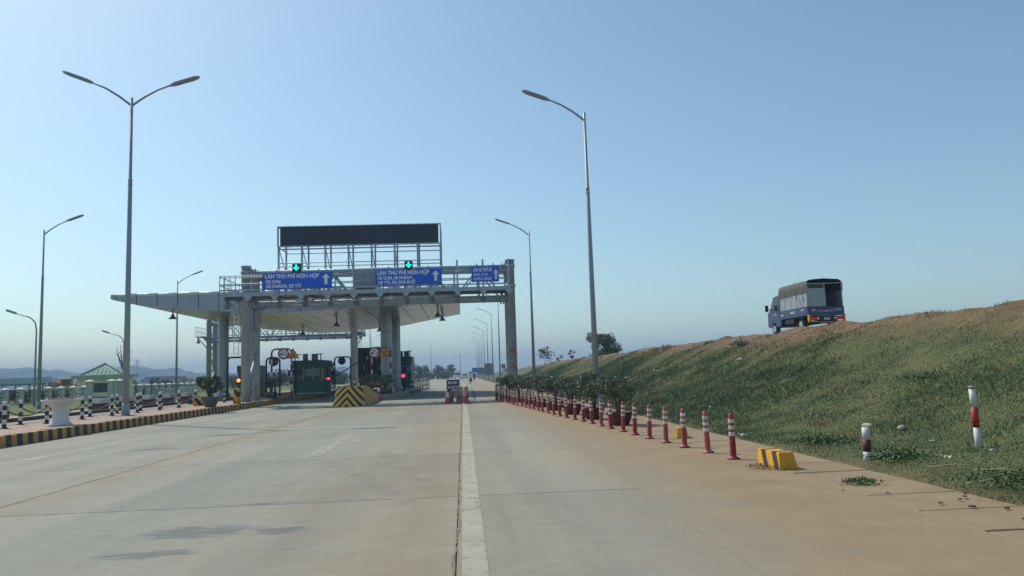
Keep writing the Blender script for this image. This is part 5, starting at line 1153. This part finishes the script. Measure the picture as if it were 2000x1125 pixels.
# ------------------------------------------------------------------ left side: fence, guard house, shed, excavator, pylon
t = thing('pillared_fence', 'pale green fence of square pillars with cream caps along the left', 'fence', (-38, 56, .0))
pme = MB().bbox(-.22, .22, -.22, .22, 0, 1.36, .02).mesh('pillar', [FENCEG])
cme = MB().add([(-.3, -.3, 0), (.3, -.3, 0), (.3, .3, 0), (-.3, .3, 0), (-.3, -.3, .07), (.3, -.3, .07), (.3, .3, .07), (-.3, .3, .07), (0, 0, .22)], [(3, 2, 1, 0), (0, 1, 5, 4), (1, 2, 6, 5), (2, 3, 7, 6), (3, 0, 4, 7), (4, 5, 8), (5, 6, 8), (6, 7, 8), (7, 4, 8)]).mesh('cap', [CAPW])
wme = MB().box(-.08, .08, .23, 2.02, 0, .22).mesh('low_wall', [FENCEG])
rme = MB().box(-.03, .03, .23, 2.02, .75, .81).box(-.03, .03, .23, 2.02, 1.12, 1.18).mesh('rail', [BLACKM])
for k in [*range(12), *range(16, 28)]:
    p_ = link('pillar', pme, t, (0, 2.25 * k, 0)); link('cap', cme, p_, (0, 0, 1.36))
    if k != 11: link('low_wall', wme, t, (0, 2.25 * k, 0)); link('rail', rme, t, (0, 2.25 * k, 0))
for x, y, l in ((-35.35, 76.2, 'tall pale gate pillar left of the guard house window'), (-34.15, 78.0, 'tall pale gate pillar right of the guard house window'), (-33.65, 78.6, 'tall pale gate pillar next to the double-arm lamp pole')):
    t = thing('gate_pillar', l, 'gate pillar', (x, y, .0), 0, 'gate pillars before the guard house'); MB().bbox(-.25, .25, -.25, .25, 0, 1.85, .02).build('shaft', FENCEG, t)
    c = link('cap', cme, t, (0, 0, 1.85)); c.scale = (1.2, 1.2, 1.2)
t = thing('guard_house', 'small pale green guard house with green hipped metal roof', 'house', (-38.85, 86, 0)); t.scale = (.93, 1, 1)
MB().box(-2.55, 2.55, 0, 2.6, 0, 2.35).build('wall', WALLG, t); MB().bbox(-3.0, 3.0, -.45, 3.0, 2.32, 2.66, .02).build('eaves', pm('pale_green_eaves', (.36, .52, .36), .7), t)
rv = [(-2.5, .1, 2.66), (2.5, .1, 2.66), (2.5, 2.6, 2.66), (-2.5, 2.6, 2.66), (0, 1.35, 3.95)]
rf = MB().add(rv, [(0, 1, 4), (1, 2, 4), (2, 3, 4), (3, 0, 4)]).build('roof', ROOFG, t)
for i in range(11):
    x = -2.3 + .46 * i; k_ = 1 - abs(x) / 2.5
    MB().tube((x, .12, 2.68), (x, .12 + 1.25 * k_, 2.68 + 1.29 * k_), .022, n=4).build('roof_rib', ROOFG, rf)
for s in (-1, 1): MB().tube((s * 2.5, .1, 2.67), (0, 1.35, 3.97), .06, n=6).build('hip_cap', CAPW, rf)
for x in (-.35, .55):
    w_ = MB().box(x - .42, x + .42, -.02, .02, .82, 1.78).build('window', GLASS, t)
    f_ = MB(); f_.box(x - .48, x - .42, -.05, .03, .76, 1.84).box(x + .42, x + .48, -.05, .03, .76, 1.84).box(x - .42, x + .42, -.05, .03, 1.78, 1.84).box(x - .42, x + .42, -.05, .03, .76, .82); f_.build('frame', CAPW, w_)
MB().box(-2.55, 2.55, -.06, 0, 2.0, 2.1).build('cornice', FENCEG, t); MB().box(-1.0, 1.3, -.3, 0, .3, .42).build('sill_shelf', FENCEG, t)
for x in (-2.4, 2.2): MB().box(x, x + .22, -.1, 0, 0, 2.0).build('pilaster', WALLG, t)
t = thing('long_shed', 'long open shed with teal metal roof at the far left', 'shed', (-101, 190, 0))
MB().add([(-32, -5, 2.55), (6.2, -5, 2.55), (4.2, 0, 4.0), (-32, 0, 4.0), (-32, 5, 2.55), (6.2, 5, 2.55)], [(0, 1, 2, 3), (3, 2, 5, 4)]).build('roof', SHEDR, t)
MB().add([(6.2, -5, 2.55), (6.2, 5, 2.55), (4.2, 0, 4.0)], [(0, 1, 2)]).build('gable', SHEDE, t); MB().box(-32, 6.2, -5.05, -4.9, 2.25, 2.55).build('eaves_beam', BLACKM, t)
for i in range(13):
    for y in (-4.9, 4.9): MB().box(-32 + 3.15 * i, -31.75 + 3.15 * i, y - .12, y + .12, 0, 2.5).build('post', STEELD, t)
t = thing('excavator', 'yellow excavator parked behind the fence left of the guard house', 'excavator', (-59.4, 120, 0), R(15))
for s in (-1, 1): MB().bbox(-1.6, 1.6, min(s * .7, s * 1.25), max(s * .7, s * 1.25), 0, .75, .2).build('track', RUBBER, t)
MB().bbox(-1.5, 1.4, -1.1, 1.1, .8, 1.55, .1).build('body', EXCY, t); cb = MB().bbox(-.3, 1.2, -1.1, .1, 1.56, 2.75, .08).build('cab', EXCY, t)
MB().box(-.15, 1.05, -1.13, -1.105, 1.75, 2.55).build('cab_window', GLASS, cb); MB().box(1.205, 1.23, -1.0, .0, 1.7, 2.6).build('cab_window', GLASS, cb)
MB().path([(1.2, .6, 1.4), (2.6, .6, 2.9), (3.9, .6, 2.6)], [.28, .3, .2], 6).build('boom', EXCY, t); MB().path([(3.9, .6, 2.7), (4.2, .6, 1.0)], [.22, .14], 6).build('stick', EXCY, t)
MB().prism([(3.7, .1), (4.6, .1), (4.5, 1.0), (4.0, 1.0)], 'y', .2, 1.0).build('bucket', STEELD, t)
t = thing('power_pylon', 'faint lattice power pylon before the hills', 'pylon', (-285, 700, 0)); 
for (sx_, sy_) in ((-1, -1), (1, -1), (1, 1), (-1, 1)): MB().path([(sx_ * 3, sy_ * 3, 0), (sx_ * 1.1, sy_ * 1.1, 14), (sx_ * .3, sy_ * .3, 24)], [.22, .18, .12], 4).build('leg', STEEL, t)
for z, w in ((15, 5), (18.5, 4.2), (22, 3.2)): MB().box(-w, w, -.2, .2, z, z + .35).build('cross_arm', STEEL, t)
for i in range(7):
    z = 2 * i; a = 3 - 1.9 * z / 14; b = 3 - 1.9 * (z + 2) / 14; MB().tube((-a, -a, z), (b, -b, z + 2), .1, n=4).tube((a, -a, z), (-b, -b, z + 2), .1, n=4).build('lattice', STEEL, t)
t = thing('utility_pole', 'dark utility pole with crossed arms behind the fence', 'utility pole', (-80, 190, 0)); MB().tube((0, 0, 0), (0, 0, 3.7), .16, .1, 7).build('pole', BLACKM, t)
for z, w in ((3.4, 1.2), (2.9, .9), (2.4, .6)): MB().tube((-w, 0, z + .35), (0, 0, z), .06, n=5).tube((0, 0, z), (w, 0, z + .35), .06, n=5).build('arm', BLACKM, t)
def far_house(label, x, y, w, d, h, rz=0):
    t = thing('distant_house', label, 'house', (x, y, 0), rz, 'distant houses'); MB().box(-w / 2, w / 2, 0, d, 0, h).build('wall', BLDG, t)
    MB().prism([(-w / 2 - .6, h), (w / 2 + .6, h), (w / 2 - 1, h + h * .35), (-w / 2 + 1, h + h * .35)], 'y', -.6, d + .6).build('roof', BROOF, t)
    for i in range(int(w / 3)): MB().box(-w / 2 + 1 + 3 * i, -w / 2 + 2.2 + 3 * i, -.08, -.02, h * .4, h * .75).build('window', GLASS, t)
far_house('pale far building between the trees beyond the plaza', -7.6, 340, 6, 5, 2.9); far_house('pale low house below the hills right of the pylon', -165, 440, 20, 8, 4.2); far_house('small pale house behind the fence pillars', -150, 420, 10, 8, 3.8)
t = thing('low_white_wall', 'low wall with a white coping behind the chain posts', 'wall', (-36.5, 99, 0)); MB().box(-3.4, 3.4, -.1, .1, 0, .8).build('body', FENCEG, t); MB().box(-3.5, 3.5, -.2, .2, .8, .92).build('coping', BWWHT, t)
for x, h, l in ((-13.5, 14, 'thin far mast above the trees left of the road'), (-1.2, 10, 'thin far pole above the road')):
    t = thing('far_mast', l, 'mast', (x, 330, 0)); MB().tube((0, 0, 0), (0, 0, h), .16, .08, 6).build('pole', STEELD, t); MB().tube((-.5, 0, h - .8), (.5, 0, h - .8), .06, n=5).build('cross_arm', STEELD, t)

# ------------------------------------------------------------------ distant road signs, vehicles and riders
def sign_back(label, x, y, z0, w, h, mat):
    t = thing('distant_sign', label, 'road sign', (x, y, 0), 0, 'distant road signs'); MB().bbox(-w / 2, w / 2, 0, .08, z0, z0 + h, .02).build('panel', mat, t)
    for s in (-.35, .35): MB().tube((s * w, .1, 0), (s * w, .1, z0 + h * .8), .05, n=6).build('leg', GALV, t)
sign_back('dark back of a large road sign among the right lamps', 5.0, 150, 1.0, 1.8, 2.3, STEELD); sign_back('smaller dark sign back left of the large one', 4.4, 190, 1.2, 1.4, 1.6, STEELD)
sign_back('small blue distant road sign at the right of the road', 3.6, 230, 1.7, 2.0, 1.4, BLUE); sign_back('small dark sign on the right verge near the gantry leg', 8.8, 170, 2.4, .9, .9, STEELD)
def far_car(label, x, y, rz=0):
    t = thing('white_car', label, 'car', (x, y, 0), rz)
    MB().prism([(-2.1, .35), (-2.15, .8), (-1.3, .92), (-.75, 1.45), (1.0, 1.48), (1.7, .98), (2.15, .85), (2.15, .35)], 'x', -.85, .85).build('body', CARW, t)
    MB().add([(-.72, -1.32, .95), (.72, -1.32, .95), (.62, -.80, 1.40), (-.62, -.80, 1.40)], [(0, 1, 2, 3)]).build('windscreen', GLASS, t)
    for s in (-1, 1):
        MB().box(min(s * .86, s * .87), max(s * .86, s * .87), -.8, 1.2, .95, 1.36).build('side_window', GLASS, t)
        MB().box(min(s * .5, s * .8), max(s * .5, s * .8), -2.2, -2.14, .62, .76).build('headlight', GLASSL, t)
        for y_ in (-1.35, 1.35): MB().tube((s * .66, y_, .32), (s * .87, y_, .32), .32, n=14).build('wheel', RUBBER, t)
    MB().box(-.45, .45, -2.2, -2.15, .42, .58).build('grille', BLACKM, t)
far_car('small white car approaching far down the road', .35, 205)
t = thing('white_van', 'small white lorry far down the road left of the car', 'truck', (-1.7, 225, 0)); MB().bbox(-.95, .95, .6, 5, .6, 2.5, .08).build('cargo_box', BWWHT, t); MB().bbox(-.9, .9, -.9, .58, .45, 2.0, .12).build('cab', CARW, t)
MB().box(-.75, .75, -.93, -.905, 1.2, 1.8).build('windscreen', GLASS, t)
for s in (-1, 1):
    for y_ in (-.3, 3.8): MB().tube((s * .65, y_, .4), (s * .92, y_, .4), .4, n=12).build('wheel', RUBBER, t)
def rider(label_b, label_p, x, y, shirt):
    t = thing('motorbike', label_b, 'motorbike', (x, y, 0), 0, 'motorbikes on the far road')
    for yy in (-.62, .62): MB().tube((-.05, yy, .3), (.05, yy, .3), .3, n=16).build('wheel', RUBBER, t)
    MB().path([(0, -.5, .55), (0, 0, .5), (0, .45, .6), (0, .55, .95)], [.12, .16, .12, .06], 8).build('frame', CLOTHD, t); MB().bbox(-.13, .13, -.65, .1, .68, .78, .04).build('seat', BLACKM, t)
    MB().tube((-.32, .5, 1.0), (.32, .5, 1.0), .02, n=6).build('handlebar', BLACKM, t); MB().box(-.06, .06, -.75, -.7, .6, .68).build('tail_light', TAIL, t)
    me = bpy.data.meshes.new('person')
    V = [(0, -.15, .82), (0, -.13, 1.05), (0, -.08, 1.28), (0, -.05, 1.38), (0, -.03, 1.5), (0, -.02, 1.6), (.17, -.07, 1.3), (.26, .12, 1.12), (.27, .4, 1.05), (-.17, -.07, 1.3), (-.26, .12, 1.12), (-.27, .4, 1.05), (.11, -.1, .82), (.19, .28, .74), (.17, .15, .32), (.17, .27, .28), (-.11, -.1, .82), (-.19, .28, .74), (-.17, .15, .32), (-.17, .27, .28)]
    E_ = [(0, 1), (1, 2), (2, 3), (3, 4), (4, 5), (2, 6), (6, 7), (7, 8), (2, 9), (9, 10), (10, 11), (0, 12), (12, 13), (13, 14), (14, 15), (0, 16), (16, 17), (17, 18), (18, 19)]
    RR = [.15, .15, .16, .06, .1, .1, .07, .05, .04, .07, .05, .04, .1, .075, .05, .045, .1, .075, .05, .045]
    me.from_pydata(V, E_, []); o = link('person', me, None, (x, y, 0)); md = o.modifiers.new('skin', 'SKIN'); md.use_smooth_shade = True
    for i, r_ in enumerate(RR): me.skin_vertices[0].data[i].radius = (r_, r_)
    me.skin_vertices[0].data[0].use_root = True; o.modifiers.new('sub', 'SUBSURF').levels = 1; o.modifiers['sub'].render_levels = 1
    me.materials.append(shirt); tag(o, label_p, 'person')
    h_ = MB().lathe([(.02, -.02), (.13, .0), (.145, .1), (.1, .2), (.01, .235)], (0, -.02, 1.5), 12).build('helmet', CLOTHD if shirt is CLOTHW else BWWHT, o)
rider('motorbike under a white-shirted rider past the gantry', 'person in a white shirt riding away past the gantry', .95, 105, CLOTHW); rider('distant dark motorbike near the right lamps', 'distant person in dark clothes on a motorbike', 2.3, 165, CLOTHD)

# ------------------------------------------------------------------ haze: one closed box of even air round everything
hz_m = bpy.data.materials.new('haze_air'); hz_m.use_nodes = True; N = hz_m.node_tree.nodes; L = hz_m.node_tree.links; N.remove(N['Principled BSDF'])
pv = N.new('ShaderNodeVolumePrincipled'); pv.inputs['Color'].default_value = (.42, .60, .90, 1); pv.inputs['Density'].default_value = .0007; pv.inputs['Anisotropy'].default_value = .0
L.new(pv.outputs[0], N['Material Output'].inputs['Volume'])
ho = MB().box(-2500, 2500, -60, 2800, -1.3, 60).build('haze', hz_m); tag(ho, 'thin even daytime haze filling the air', None, None, 'stuff')
